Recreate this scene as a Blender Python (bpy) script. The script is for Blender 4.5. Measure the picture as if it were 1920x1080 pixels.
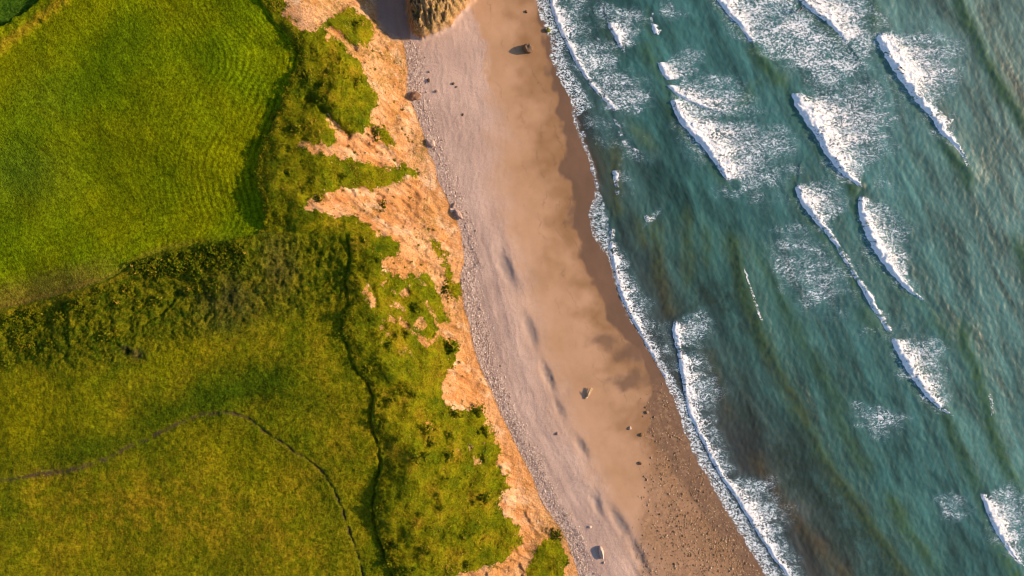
import bpy, math, random
import numpy as np
from mathutils import Vector

for o in list(bpy.data.objects):
    bpy.data.objects.remove(o)
SC = bpy.context.scene
COL = SC.collection

# ------------------------------------------------------------------ camera, sky, sun, exposure
H = 180.0                       # flying height over the sea (m)
FPX = 1297.0                    # focal length in photo pixels (1920 wide)
cd = bpy.data.cameras.new('camera'); cam = bpy.data.objects.new('camera', cd); COL.objects.link(cam)
cam.location = (0, 0, H); cam.rotation_euler = (0, 0, 0)
cd.sensor_width = 36.0; cd.lens = 36.0 * FPX / 1920.0; cd.clip_start = 1; cd.clip_end = 5000
SC.camera = cam
SUN_EL, SUN_AZ = 23.0, 8.0      # degrees; azimuth from +X towards +Y
w = bpy.data.worlds.new('World'); SC.world = w; w.use_nodes = True
nt = w.node_tree; nt.nodes.clear()
sky = nt.nodes.new('ShaderNodeTexSky'); sky.sky_type = 'NISHITA'; sky.sun_disc = False
sky.sun_elevation = math.radians(SUN_EL); sky.sun_rotation = math.radians(90 - SUN_AZ)
sky.air_density = 1.0; sky.dust_density = 0.8; sky.ozone_density = 1.2
bg = nt.nodes.new('ShaderNodeBackground'); bg.inputs[1].default_value = 0.12
wo = nt.nodes.new('ShaderNodeOutputWorld')
nt.links.new(sky.outputs[0], bg.inputs[0]); nt.links.new(bg.outputs[0], wo.inputs[0])
sl = bpy.data.lights.new('sun', 'SUN'); sun = bpy.data.objects.new('sun', sl); COL.objects.link(sun)
sl.energy = 4.4; sl.angle = math.radians(0.6); sl.color = (1.0, 0.70, 0.42)
_e, _a = math.radians(SUN_EL), math.radians(SUN_AZ)
SDIR = Vector((math.cos(_e) * math.cos(_a), math.cos(_e) * math.sin(_a), math.sin(_e)))
sun.rotation_euler = (-SDIR).to_track_quat('-Z', 'Y').to_euler()
vs = SC.view_settings
vs.view_transform = 'Standard'; vs.look = 'None'; vs.gamma = 1.0; vs.exposure = 0.75
vs.use_curve_mapping = False
SC.cycles.pixel_filter_type = 'BLACKMAN_HARRIS'; SC.cycles.filter_width = 1.0

# ------------------------------------------------------------------ numpy helpers
RNG = np.random.default_rng(7)
random.seed(7)

def sm(a, b, x):
    t = np.clip((x - a) / (b - a), 0, 1)
    return t * t * (3 - 2 * t)

def vnoise(x, y, seed=0):
    """gradient noise, about -1..1"""
    r = np.random.default_rng(1000 + seed)
    n = 256
    ang = r.random((n, n)) * 2 * np.pi
    gx, gy = np.cos(ang), np.sin(ang)
    xi = np.floor(x).astype(int); yi = np.floor(y).astype(int)
    xf = x - xi; yf = y - yi
    u = xf * xf * xf * (xf * (xf * 6 - 15) + 10); v = yf * yf * yf * (yf * (yf * 6 - 15) + 10)
    x0 = xi % n; x1 = (xi + 1) % n; y0 = yi % n; y1 = (yi + 1) % n
    a = gx[x0, y0] * xf + gy[x0, y0] * yf
    b = gx[x1, y0] * (xf - 1) + gy[x1, y0] * yf
    c = gx[x0, y1] * xf + gy[x0, y1] * (yf - 1)
    d = gx[x1, y1] * (xf - 1) + gy[x1, y1] * (yf - 1)
    return ((a + u * (b - a)) * (1 - v) + (c + u * (d - c)) * v) * 1.5

def fbm(x, y, seed=0, oct=4, gain=0.5):
    s = 0; a = 1.0; f = 1.0; t = 0
    for i in range(oct):
        s = s + a * vnoise(x * f + 13.7 * i, y * f - 7.1 * i, seed + i); t += a
        a *= gain; f *= 2.03
    return s / t * 1.4

def ridged(x, y, seed=0, oct=3):
    s = 0; a = 1.0; f = 1.0; t = 0
    for i in range(oct):
        s = s + a * (1 - np.abs(vnoise(x * f, y * f, seed + i)) * 2); t += a
        a *= .5; f *= 2.1
    return s / t

def PX(u, z=0.0): return (np.asarray(u, float) - 960.0) * (H - z) / FPX
def PY(v, z=0.0): return (540.0 - np.asarray(v, float)) * (H - z) / FPX

# images of masks in photo-plan units (3 px cells, margins all round); these are plan maps in metres * const
CELL = 3.0
U0, V0, U1, V1 = -420, -330, 2340, 1410
IW = int((U1 - U0) / CELL) + 1; IH = int((V1 - V0) / CELL) + 1
GU, GV = np.meshgrid(U0 + np.arange(IW) * CELL, V0 + np.arange(IH) * CELL)

class Img:
    def __init__(self, a): self.a = a.astype(np.float32)
    def __call__(self, u, v):
        x = np.clip((u - U0) / CELL, 0, IW - 1.001); y = np.clip((v - V0) / CELL, 0, IH - 1.001)
        xi = x.astype(int); yi = y.astype(int); fx = x - xi; fy = y - yi
        a = self.a
        return (a[yi, xi] * (1 - fx) + a[yi, xi + 1] * fx) * (1 - fy) + (a[yi + 1, xi] * (1 - fx) + a[yi + 1, xi + 1] * fx) * fy
    def blur(self, px):
        r = max(1, int(round(px / CELL / 2)))
        a = self.a.astype(np.float64)
        for _ in range(2):
            for ax in (0, 1):
                p = np.pad(a, [(r + 1, r) if i == ax else (0, 0) for i in (0, 1)], mode='edge')
                c = np.cumsum(p, axis=ax)
                n = 2 * r + 1
                a = (c[n:] - c[:-n]) / n if ax == 0 else (c[:, n:] - c[:, :-n]) / n
        return Img(a)

def poly(*polys):
    m = np.zeros((IH, IW), bool)
    for p in polys:
        p = np.array(p, float); ins = np.zeros((IH, IW), bool)
        j = len(p) - 1
        for i in range(len(p)):
            (xi, yi), (xj, yj) = p[i], p[j]
            if yi != yj:
                c = ((yi > GV) != (yj > GV)) & (GU < (xj - xi) * (GV - yi) / (yj - yi) + xi)
                ins ^= c
            j = i
        m |= ins
    return Img(m)

def line(pts, reach=80, vals=None):
    """signed distance (px; + on the right hand side, i.e. +u) to a polyline, plus value along it"""
    pts = np.array(pts, float)
    D = np.full((IH, IW), 1e3); S = np.full((IH, IW), 1.0); T = np.zeros((IH, IW))
    x0, y0 = pts.min(0) - reach; x1, y1 = pts.max(0) + reach
    a0 = max(0, int((x0 - U0) / CELL)); a1 = min(IW, int((x1 - U0) / CELL) + 2)
    b0 = max(0, int((y0 - V0) / CELL)); b1 = min(IH, int((y1 - V0) / CELL) + 2)
    gu = GU[b0:b1, a0:a1]; gv = GV[b0:b1, a0:a1]
    d = D[b0:b1, a0:a1]; s = S[b0:b1, a0:a1]; t_ = T[b0:b1, a0:a1]
    vals = [1.0] * len(pts) if vals is None else vals
    for i in range(len(pts) - 1):
        (ax, ay), (bx, by) = pts[i], pts[i + 1]
        dx, dy = bx - ax, by - ay; L2 = dx * dx + dy * dy + 1e-9
        t = np.clip(((gu - ax) * dx + (gv - ay) * dy) / L2, 0, 1)
        ex = gu - ax - t * dx; ey = gv - ay - t * dy
        q = np.sqrt(ex * ex + ey * ey)
        up = q < d
        d[up] = q[up]
        cr = ex * dy - ey * dx
        s[up] = np.where(cr[up] >= 0, 1, -1)
        t_[up] = (vals[i] + (vals[i + 1] - vals[i]) * t)[up]
    T = T * (D < reach * .7)
    sg = Img(D * S); sg.abs = Img(D)
    return sg, Img(T)

def blobs(lst):
    a = np.zeros((IH, IW))
    for (u, v, ru, rv, ang, k) in lst:
        c, s = math.cos(math.radians(ang)), math.sin(math.radians(ang))
        du = (GU - u) * c + (GV - v) * s; dv = -(GU - u) * s + (GV - v) * c
        a = np.maximum(a, k * np.exp(-((du / ru) ** 2 + (dv / rv) ** 2)))
    return Img(a)

def xl(pts):
    pts = np.array(pts, float)
    return lambda v: np.interp(v, pts[:, 1], pts[:, 0])

# ------------------------------------------------------------------ object helpers
def link(o, label=None, cat=None, group=None, kind=None, parent=None):
    COL.objects.link(o)
    if label: o['label'] = label
    if cat: o['category'] = cat
    if group: o['group'] = group
    if kind: o['kind'] = kind
    if parent: o.parent = parent
    return o

def mesh_np(name, V, F, attrs=None, smooth=True):
    """V (n,3), F (m,k) constant k"""
    me = bpy.data.meshes.new(name)
    V = np.asarray(V, np.float32); F = np.asarray(F, np.int32); k = F.shape[1]
    me.vertices.add(len(V)); me.vertices.foreach_set('co', V.ravel())
    me.loops.add(F.size); me.loops.foreach_set('vertex_index', F.ravel())
    me.polygons.add(len(F)); me.polygons.foreach_set('loop_start', np.arange(0, F.size, k, dtype=np.int32))
    me.polygons.foreach_set('loop_total', np.full(len(F), k, np.int32))
    me.polygons.foreach_set('use_smooth', np.full(len(F), smooth, bool))
    for n, a in (attrs or {}).items():
        at = me.attributes.new(n, 'FLOAT', 'POINT'); at.data.foreach_set('value', np.asarray(a, np.float32).ravel())
    me.update(calc_edges=True)
    return me

# ------------------------------------------------------------------ node helpers
class Mat:
    def __init__(self, name):
        self.m = bpy.data.materials.new(name); self.m.use_nodes = True
        self.t = self.m.node_tree; self.t.nodes.clear()
        self.out = self.n('ShaderNodeOutputMaterial')
        self.tc = self.n('ShaderNodeTexCoord')
    def n(self, typ, **kw):
        x = self.t.nodes.new(typ)
        for k, v in kw.items(): setattr(x, k, v)
        return x
    def set(self, sock, v):
        if isinstance(v, bpy.types.NodeSocket): self.t.links.new(v, sock)
        elif v is not None:
            if hasattr(sock.default_value, '__len__') and isinstance(v, (tuple, list)) and len(v) == 3 and len(sock.default_value) == 4: v = (*v, 1)
            sock.default_value = v
    def attr(self, name):
        a = self.n('ShaderNodeAttribute'); a.attribute_name = name; return a.outputs['Fac']
    def pos(self, scale=(1, 1, 1), rot=0.0, warp=None):
        mp = self.n('ShaderNodeMapping'); self.set(mp.inputs[0], warp if warp is not None else self.tc.outputs['Object'])
        mp.vector_type = 'TEXTURE'; mp.inputs['Scale'].default_value = tuple(1.0 / q for q in scale); mp.inputs['Rotation'].default_value = (0, 0, math.radians(rot))
        return mp.outputs[0]
    def noise(self, scale, detail=3, rough=.55, vec=None, dist=0.0, color=False):
        x = self.n('ShaderNodeTexNoise'); self.set(x.inputs['Vector'], vec if vec is not None else self.tc.outputs['Object'])
        x.inputs['Scale'].default_value = scale; x.inputs['Detail'].default_value = detail
        x.inputs['Roughness'].default_value = rough; x.inputs['Distortion'].default_value = dist
        return x.outputs[1 if color else 0]
    def voro(self, scale, feature='F1', vec=None, out=0, rand=1.0):
        x = self.n('ShaderNodeTexVoronoi'); x.feature = feature
        self.set(x.inputs['Vector'], vec if vec is not None else self.tc.outputs['Object'])
        x.inputs['Scale'].default_value = scale; x.inputs['Randomness'].default_value = rand
        return x.outputs[out]
    def math(self, op, a, b=None, c=None, clamp=False):
        x = self.n('ShaderNodeMath', operation=op); x.use_clamp = clamp
        self.set(x.inputs[0], a)
        if b is not None: self.set(x.inputs[1], b)
        if c is not None: self.set(x.inputs[2], c)
        return x.outputs[0]
    def vmath(self, op, a, b=None, s=None):
        x = self.n('ShaderNodeVectorMath', operation=op); self.set(x.inputs[0], a)
        if b is not None: self.set(x.inputs[1], b)
        if s is not None: self.set(x.inputs['Scale'], s)
        return x.outputs[0]
    def ss(self, a, b, x):
        m = self.n('ShaderNodeMapRange', interpolation_type='SMOOTHSTEP')
        self.set(m.inputs['Value'], x); self.set(m.inputs['From Min'], a); self.set(m.inputs['From Max'], b)
        return m.outputs[0]
    def mix(self, f, a, b, mode='MIX'):
        x = self.n('ShaderNodeMix', data_type='RGBA', blend_type=mode)
        self.set(x.inputs[0], f); self.set(x.inputs[6], a); self.set(x.inputs[7], b)
        return x.outputs[2]
    def mul(self, c, f):      # multiply a colour by a scalar
        return self.vmath('SCALE', c, s=f)
    def ramp(self, f, stops):
        r = self.n('ShaderNodeValToRGB'); self.set(r.inputs[0], f)
        el = r.color_ramp.elements
        while len(el) < len(stops): el.new(0.5)
        for e, (p, c) in zip(el, stops): e.position = p; e.color = (*c, 1)
        return r.outputs[0]
    def bump(self, h, strength=.5, dist=.1, normal=None):
        b = self.n('ShaderNodeBump'); self.set(b.inputs['Height'], h); b.inputs['Strength'].default_value = strength
        b.inputs['Distance'].default_value = dist
        if normal is not None: self.set(b.inputs['Normal'], normal)
        return b.outputs[0]
    def bsdf(self, col, rough=.9, spec=.2, normal=None, **kw):
        p = self.n('ShaderNodeBsdfPrincipled')
        self.set(p.inputs['Base Color'], col); self.set(p.inputs['Roughness'], rough)
        self.set(p.inputs['Specular IOR Level'], spec)
        if normal is not None: self.set(p.inputs['Normal'], normal)
        for k, v in kw.items(): self.set(p.inputs[k], v)
        return p.outputs[0]
    def done(self, sh):
        self.t.links.new(sh, self.out.inputs[0]); return self.m

# ------------------------------------------------------------------ outlines read off the photograph
FIELD_EDGE = [(486, -330), (488, 0), (500, 25), (520, 50), (546, 75), (557, 100), (552, 130), (532, 165), (520, 200), (505, 235),
              (490, 265), (478, 290), (475, 320), (480, 350), (490, 380), (495, 405), (489, 428), (480, 440)]
FIELD_FOOT = [(480, 440), (440, 447), (400, 455), (350, 463), (310, 470), (270, 485), (225, 512), (200, 528), (150, 545), (80, 562), (0, 582), (-420, 680)]
BANK_EDGE = [(640, 300), (645, 400), (650, 440), (655, 470), (656, 490), (650, 530), (655, 570), (645, 590), (643, 620), (650, 650), (665, 690),
             (690, 720), (700, 745), (696, 780), (702, 810), (713, 840), (713, 880), (703, 920), (698, 960), (704, 1000), (720, 1040), (737, 1080), (790, 1410)]
CREST = [(545, -330), (560, 0), (575, 60), (600, 100), (610, 150), (590, 190), (565, 225), (550, 260), (545, 300), (550, 350), (570, 400), (625, 430),
         (665, 470), (675, 560), (680, 640), (700, 700), (725, 760), (735, 840), (735, 920), (735, 1000), (760, 1080), (820, 1410)]
TOE = [(690, -330), (705, 0), (735, 50), (757, 82), (764, 130), (762, 170), (778, 210), (793, 250), (802, 285), (815, 310), (820, 340), (836, 370),
       (848, 400), (862, 430), (866, 460), (870, 490), (862, 520), (866, 545), (870, 580), (880, 610), (886, 640), (893, 670), (905, 700),
       (920, 730), (935, 770), (950, 800), (965, 830), (985, 870), (1000, 900), (1010, 930), (1025, 955), (1050, 990), (1065, 1020), (1075, 1050), (1085, 1080), (1190, 1410)]
SHINGLE = [(780, -330), (886, 2), (900, 40), (910, 70), (915, 100), (922, 125), (918, 150), (926, 180), (930, 205), (938, 240), (935, 300), (930, 350), (945, 400),
           (960, 450), (985, 540), (1000, 610), (1022, 680), (1050, 760), (1095, 850), (1130, 920), (1170, 980), (1215, 1060), (1225, 1080), (1370, 1410)]
WET = [(990, -330), (1004, 0), (1010, 40), (1016, 60), (1022, 90), (1030, 130), (1040, 170), (1052, 220), (1060, 270), (1058, 300), (1052, 330), (1066, 355), (1076, 378),
       (1068, 400), (1086, 450), (1093, 490), (1112, 525), (1127, 567), (1142, 600), (1165, 622), (1185, 645), (1205, 680), (1218, 705), (1215, 745), (1222, 802),
       (1238, 840), (1265, 890), (1300, 940), (1335, 985), (1375, 1040), (1400, 1085), (1540, 1410)]
SWASH = [(985, -330), (1002, 0), (1012, 30), (1019, 50), (1031, 80), (1030, 105), (1040, 135), (1055, 165), (1068, 188), (1072, 203), (1071, 217), (1078, 240), (1090, 270),
         (1102, 300), (1110, 335), (1114, 365), (1106, 385), (1100, 400), (1106, 432), (1120, 455), (1138, 482), (1143, 500), (1152, 530), (1160, 560), (1178, 597), (1200, 630),
         (1222, 672), (1243, 705), (1259, 742), (1272, 780), (1283, 815), (1298, 850), (1320, 887), (1343, 930), (1368, 970), (1392, 1012), (1420, 1060), (1432, 1080), (1580, 1410)]
PATH = [(-200, 930), (0, 903), (60, 893), (150, 878), (220, 850), (290, 815), (330, 798), (370, 780), (400, 775), (430, 774), (460, 783), (485, 800), (515, 822), (545, 842), (580, 868), (605, 893), (625, 925),
        (638, 960), (652, 1000), (665, 1035), (680, 1085), (700, 1200)]
fA, fB, fT, fD, fE, fW, fS = (xl(p) for p in (FIELD_EDGE, BANK_EDGE, CREST, TOE, SHINGLE, WET, SWASH))
fFoot = lambda u: np.interp(u, [p[0] for p in FIELD_FOOT[::-1]], [p[1] for p in FIELD_FOOT[::-1]])

VEG = poly(
    [(480, -330), (532, -330), (530, 0), (534, 20), (540, 38), (558, 52), (575, 60), (602, 58), (606, 44), (622, 38), (640, 20), (655, 6), (668, 20), (690, 30), (704, 42), (702, 55), (690, 60),
     (700, 72), (688, 84), (672, 88), (655, 78), (640, 66), (628, 54), (616, 50), (612, 62), (625, 74), (645, 82), (655, 96), (668, 112), (684, 134), (695, 160), (698, 190), (695, 222), (690, 240),
     (676, 247), (660, 250), (648, 246), (636, 238), (622, 222), (608, 204), (602, 196), (600, 206), (612, 224), (624, 246), (632, 268), (618, 276), (590, 270), (570, 262), (556, 258), (550, 262), (562, 276), (575, 284),
     (600, 290), (650, 298), (700, 308), (745, 318), (790, 317), (780, 332), (745, 338), (712, 358), (692, 356), (662, 348), (645, 348), (625, 360), (600, 372), (580, 376), (568, 384),
     (580, 396), (600, 400), (612, 405), (630, 402), (650, 406), (680, 416), (700, 434), (708, 445), (735, 446), (755, 458), (762, 470), (742, 478), (740, 486), (722, 484), (714, 500), (716, 510),
     (740, 510), (760, 520), (790, 518), (800, 508), (812, 510), (812, 530), (826, 560), (838, 590), (842, 604), (836, 612), (818, 612), (822, 628), (840, 640), (862, 642), (866, 655),
     (862, 668), (850, 690), (840, 700), (830, 716), (828, 745), (840, 758), (852, 770), (862, 775), (880, 770), (900, 758), (912, 782), (918, 795), (924, 815), (930, 838), (938, 852), (930, 864), (946, 890), (958, 908),
     (946, 925), (934, 940), (930, 955), (950, 972), (970, 990), (978, 1008), (972, 1027), (950, 1045), (925, 1062), (890, 1068), (858, 1070), (850, 1082), (850, 1410), (420, 1410), (420, 450), (400, 300)],
    [(699, 240), (712, 236), (724, 243), (738, 258), (747, 270), (742, 280), (728, 272), (716, 268), (702, 258)],
    [(828, 500), (838, 494), (850, 510), (860, 530), (864, 555), (858, 562), (846, 548), (836, 530)],
    [(800, 430), (812, 445), (824, 460), (840, 478), (848, 492), (838, 494), (820, 478), (806, 458)],
    [(1002, 1032), (1012, 1015), (1038, 1008), (1052, 1018), (1066, 1040), (1060, 1068), (1062, 1100), (1000, 1100), (990, 1060)],
    [(690, 168), (704, 160), (712, 178), (712, 192), (703, 190)])
CLAYHOLES = poly(
    [(745, 590), (762, 600), (775, 618), (765, 622), (748, 612)], [(776, 604), (796, 600), (806, 608), (790, 618), (778, 614)],
    [(783, 626), (800, 632), (815, 650), (806, 654), (788, 640)], [(720, 520), (728, 530), (720, 537), (706, 540), (715, 532)],
    [(820, 606), (842, 612), (848, 618), (830, 614)], [(760, 540), (766, 534), (770, 550), (760, 556), (748, 548)],
    [(688, 530), (694, 548), (690, 556), (682, 548)], [(694, 546), (706, 560), (708, 575), (700, 582), (696, 566)],
    [(870, 828), (884, 832), (890, 846), (880, 842)], [(826, 870), (836, 880), (840, 892), (830, 884)],
    [(796, 784), (808, 790), (812, 798), (800, 796)], [(884, 850), (898, 856), (904, 874), (890, 868)])
HEAD_OUT = [(764, -330), (764, 20), (768, 45), (774, 66), (790, 74), (804, 70), (822, 62), (832, 58), (848, 48), (852, 38), (862, 28), (874, 14), (886, 2), (905, -60), (960, -330)]
HEAD = poly(HEAD_OUT)
hd, _ = line(HEAD_OUT, reach=400)
HEADD = Img(np.abs(hd.a) * HEAD.a)
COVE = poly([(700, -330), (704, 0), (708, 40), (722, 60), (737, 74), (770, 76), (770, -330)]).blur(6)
pathD, _ = line(PATH, 60)
footD, _ = line(FIELD_FOOT, 200)

# ------------------------------------------------------------------ the land: one height field in metres
def axis(lo, hi, step, far):
    a = list(np.arange(lo, hi + step / 2, step)); s = step
    right = []; x = a[-1]
    while x < far: s *= 1.28; x += s; right.append(x)
    s = step; left = []; x = a[0]
    while x > -far: s *= 1.28; x -= s; left.append(x)
    return np.array(left[::-1] + a + right)
STEP = 0.28
AX = axis(-140, 141, STEP, 900); AY = axis(-80, 80, STEP, 900)
X, Y = np.meshgrid(AX, AY, indexing='ij')
ZTOP, ZTOE = 18.0, 2.3

def base_height(X, Y):
    # every outline is taken at its own height above the sea
    def L(f, z): return PX(f(540 - Y * FPX / (H - z)), z)
    xT, xD, xS = L(fT, ZTOP), L(fD, ZTOE), L(fS, 0)
    t = np.clip((X - xT) / (xD - xT), 0, 1)
    prof = np.interp(t, [0, .12, .4, .72, .93, 1], [18, 17.2, 12.6, 6.6, 3.0, 2.3])
    b = np.clip((X - xD) / (xS - xD), 0, None)
    beach = np.interp(b, [0, .25, .5, .8, 1], [2.3, 2.0, 1.2, .45, 0.02])
    dS = X - xS
    beach = np.where(dS > 0, 0.02 - .035 * dS - .0003 * dS * dS, beach)
    beach = np.maximum(beach, -9)
    return np.where(t < 1, prof, beach), t, b, dS

Z0, T, B, DS = base_height(X, Y)
U = 960 + X * FPX / (H - Z0); V = 540 - Y * FPX / (H - Z0)
inside = (np.abs(X) < 160) & (np.abs(Y) < 95)
n1 = fbm(X / 6, Y / 6, 1, 4); n2 = fbm(X / 6, Y / 6, 11, 4)
n3 = fbm(X / 1.6, Y / 1.6, 21, 3); n4 = fbm(X / 1.6, Y / 1.6, 31, 3)
Uw = U + 5 * n1 + 4 * n3; Vw = V + 5 * n2 + 4 * n4
sparse = blobs([(760, 590, 95, 95, 0, 1.0), (870, 850, 40, 60, 0, .5), (640, 40, 60, 40, 0, .5)])(U, V)
veg = VEG.blur(14)(U + 9 * n1 + 8 * n3, V + 9 * n2 + 8 * n4) * (1 - CLAYHOLES.blur(8)(U + 7 * n3 + 4 * n1, V + 7 * n4))
veg = np.clip(veg - .75 * sparse * sm(.10, .45, fbm(X / 2.4 + Y / 5, Y / 3.4, 43, 3)), 0, 1)
vegB = VEG.blur(22)(U, V)
head = HEAD.blur(4)(U + 2 * n3, V + 2 * n4)
field = (U < fA(V)) & (V < fFoot(U))
dB = U - fB(V)                      # px, + is the cliff side
dA = U - fA(V)
dF = V - fFoot(U)
upper = V < 440
meadow = (~field) & ((U < fB(V)) & (V >= 436))
cliff = (~field) & (~meadow) & (T < 1)
headm = head > .5
beach = (T >= 1) & (~headm)
cliff = cliff | headm | (COVE(U, V) > .45)
beach = beach & ~cliff

Z = Z0.copy()
# hedge bank: field and meadow lie below the scrub bank
bankh = np.interp(V, [-300, 0, 60, 130, 250, 290, 330, 400, 430, 445], [1.1, 1.1, .9, .9, 1.2, 2.4, 2.7, 2.4, 1.2, .6])
lowA = sm(5, -4, dA + 3 * n3) * sm(6, -6, dF) * bankh
bankB = np.interp(V, [430, 470, 500, 560, 600, 640, 700, 760, 840, 900, 960, 1040, 1410], [.5, .7, .7, .4, 1.4, .7, .35, .55, .5, .9, 1.5, .9, .9])
lowB = sm(5, -4, dB + 3 * n3) * sm(440, 455, V) * bankB * sm(-260, -20, dB)
Z -= np.where(V < 436, lowA, np.maximum(lowA, lowB))
Z -= np.exp(-((dB + 2.5 + 2.0 * n3 + 2 * n1) / (3.0 + 1.4 * n2)) ** 2) * np.clip(.65 + .7 * fbm(X / 4, Y / 4, 46, 2), .15, 1.1) * sm(436, 450, V) * (X < 20)
# rolling ground
land = sm(1.0, .85, T)
Z += land * (fbm(X / 28, Y / 28, 41, 2) * 1.7 + .28 * fbm(X / 9, Y / 9, 44, 2)) * sm(.3, 0, T)
# rough meadow humps, scrub humps
rough = poly([(478, 440), (650, 440), (655, 560), (560, 600), (480, 590), (430, 620), (330, 640), (260, 690), (0, 690), (-420, 720), (-420, 680), (0, 585), (200, 530), (270, 488), (310, 472), (400, 456)]).blur(26)(Uw, Vw)
rough = rough * (~field)
hump = fbm(X / 2.6, Y / 2.6, 51, 3); hump2 = np.abs(fbm(X / 1.5, Y / 1.5, 55, 3))
vegc = veg * cliff * (1 - head)
Z += vegc * (.25 * hump + .24 * hump2 + 1.05 * fbm(X / 6.5, Y / 6.5, 53, 2) - .1) * land * sm(0, 8, np.abs(dB) + 2)
Z += meadow * (rough * (.55 * hump + .55 * hump2) + (1 - rough) * (.16 * hump + .10 * fbm(X / 1.2, Y / 1.2, 57, 2)))
Z += field * (.035 * fbm(X / .9, Y / .9, 61, 3) + .03 * vnoise(X / 3.2 + n1, Y / 1.1, 63))
# slumped scrub stands proud of the bare clay; erosion runnels in the clay
slope = sm(.05, .25, T) * sm(1.0, .9, T)
Z += slope * 1.3 * (vegB - .45)
clay = (1 - veg) * cliff * (1 - head) * land
rx, ry = X * .82 - Y * .57, X * .57 + Y * .82
run = ridged(rx / 7.5 + .3 * n1, ry / 2.3 + .3 * n2, 71, 3)
Z += clay * sm(.03, .15, T) * sm(1, .93, T) * (.95 * (run - .5) + .10 * n3 + .6 * n1)
Z = np.where(cliff & (head < .02), np.maximum(Z, 2.3 + (1 - T) * 7.5 + .25 * (n3 + .6) * sm(1, .93, T)), Z)
# gullies cut through the scrub
gl, _ = line([(572, 182), (590, 190), (604, 206), (618, 224), (632, 240), (650, 254)], 60)
Z -= np.exp(-(gl.abs(U, V) / 7) ** 2) * 1.5 * cliff
gl2, _ = line([(612, 46), (630, 60), (648, 76), (664, 90)], 60)
Z -= np.exp(-(gl2.abs(U, V) / 5) ** 2) * 1.2 * cliff
gl3, _ = line([(697, 540), (703, 556), (706, 574)], 60)
Z -= np.exp(-(gl3.abs(U, V) / 5) ** 2) * 1.0 * cliff
# the rocky headland and the cove beside it
rkn = ridged(X / 1.5 + .5 * n1, Y / 4.0, 81, 4) + .35 * ridged(X / .8, Y / 1.3, 85, 2)
hdist = HEADD(U + 3 * n3, V + 3 * n4) * .137
hh = 2.4 + 10.5 * np.clip(hdist / 5.5, 0, 1) ** .62 + head * (3.0 * (rkn - .7) + .7 * n3 + 1.2 * n1) * np.clip(hdist, 0, 1) + np.clip((hdist - 4) / 20, 0, 1) * 4
cove = COVE(U, V)
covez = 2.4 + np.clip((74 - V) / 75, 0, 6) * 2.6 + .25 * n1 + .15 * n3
Z = Z * (1 - cove) + np.minimum(Z, covez) * cove
Z = np.where(head > .02, Z * (1 - head) + np.maximum(hh, Z * 0 + 2.0) * head, Z)
# pits and ruts
Z -= 1.5 * np.exp(-(((U - 241) / 6.0) ** 2 + ((V - 659) / 5.0) ** 2))
pd = pathD.abs(U + 2.2 * n3 + 3 * n1, V + 2.2 * n4 + 3 * n2)
pathm = np.exp(-(pd / np.interp(U, [0, 150, 330, 430, 560], [2.4, 3.8, 3.6, 2.8, 2.2])) ** 2) * meadow * np.clip(.75 + .8 * fbm(X / 2.5, Y / 2.5, 59, 2), .15, 1)
Z -= pathm * .50 * sm(330, 430, U)
Z -= pathm * .10 * (1 + n3)
tr2, _ = line([(275, 605), (300, 590), (322, 568), (330, 545)], 40)
Z -= np.exp(-(tr2.abs(U, V) / 3) ** 2) * .55
ftd = np.abs(dF)
Z -= np.exp(-((dF + 1) / 3.0) ** 2) * .5 * sm(180, 240, U) * sm(300, 240, U) * (U < 480)
# upper left hedge corner
cornerd = (U * .62 + V * .79)
corner = sm(84, 70, cornerd + 6 * n3) * (V < 200)
dark_corner = sm(44, 34, cornerd + 5 * n3) * (V < 200)
Z += corner * (.8 + .4 * hump) - dark_corner * 2.6
# beach: cusps, ripples, hollows
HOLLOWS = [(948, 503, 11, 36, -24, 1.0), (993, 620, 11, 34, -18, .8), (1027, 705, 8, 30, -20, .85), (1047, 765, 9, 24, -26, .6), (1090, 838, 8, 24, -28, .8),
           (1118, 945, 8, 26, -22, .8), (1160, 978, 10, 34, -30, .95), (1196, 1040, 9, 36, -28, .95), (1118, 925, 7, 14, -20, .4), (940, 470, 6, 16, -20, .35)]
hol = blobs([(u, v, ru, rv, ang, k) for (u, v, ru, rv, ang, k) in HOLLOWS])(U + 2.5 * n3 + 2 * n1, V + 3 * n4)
bch = beach * 1.0
Z -= bch * sm(.05, .9, hol) * .42
ew = np.interp(V, [-300, 150, 260, 1400], [10, 12, 48, 48])
shin = sm(1, -1, (U - fE(V) + 10 + 18 * n1 + 8 * n3 - .2 * ew) / ew) * bch
berm = vnoise((U - fE(V)) / 26 + .25 * n1, V / 260, 91)
al = (U - fE(V)) * .139
Z += bch * shin * .04 * fbm(al / 1.0 + .4 * n1, Y / 4.5, 95, 2)
Z += bch * shin * (.16 * berm * sm(300, 450, V) + .045 * fbm(X / .7, Y / .7, 93, 2) + .06 * n1)
Z += bch * (1 - shin) * (.05 * n1) * sm(0, -2.5, DS)
peb = sm(0, 1, poly([(1210, 725), (1250, 720), (1290, 815), (1370, 965), (1440, 1090), (1560, 1410), (1300, 1410), (1195, 1090), (1200, 980), (1215, 880), (1218, 800)]).blur(30)(U + 14 * n1 + 6 * n3, V + 14 * n2))
Z += bch * peb * .05 * n3
wet = sm(-5, 4, U - fW(V) + 8 * n1 + 9 * fbm(X / 3.5, Y / 5, 49, 2)) * .999
wetb = blobs([(1136, 640, 34, 18, 10, .75), (1180, 714, 60, 15, -6, .8), (1075, 400, 16, 22, 0, .8), (1190, 665, 36, 26, 30, .9)])(U + 24 * n1 + 4 * n3, V + 16 * n2)
dsw0 = X - PX(fS(540 - Y * FPX / H), 0)
wrack = np.zeros_like(X)
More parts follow.
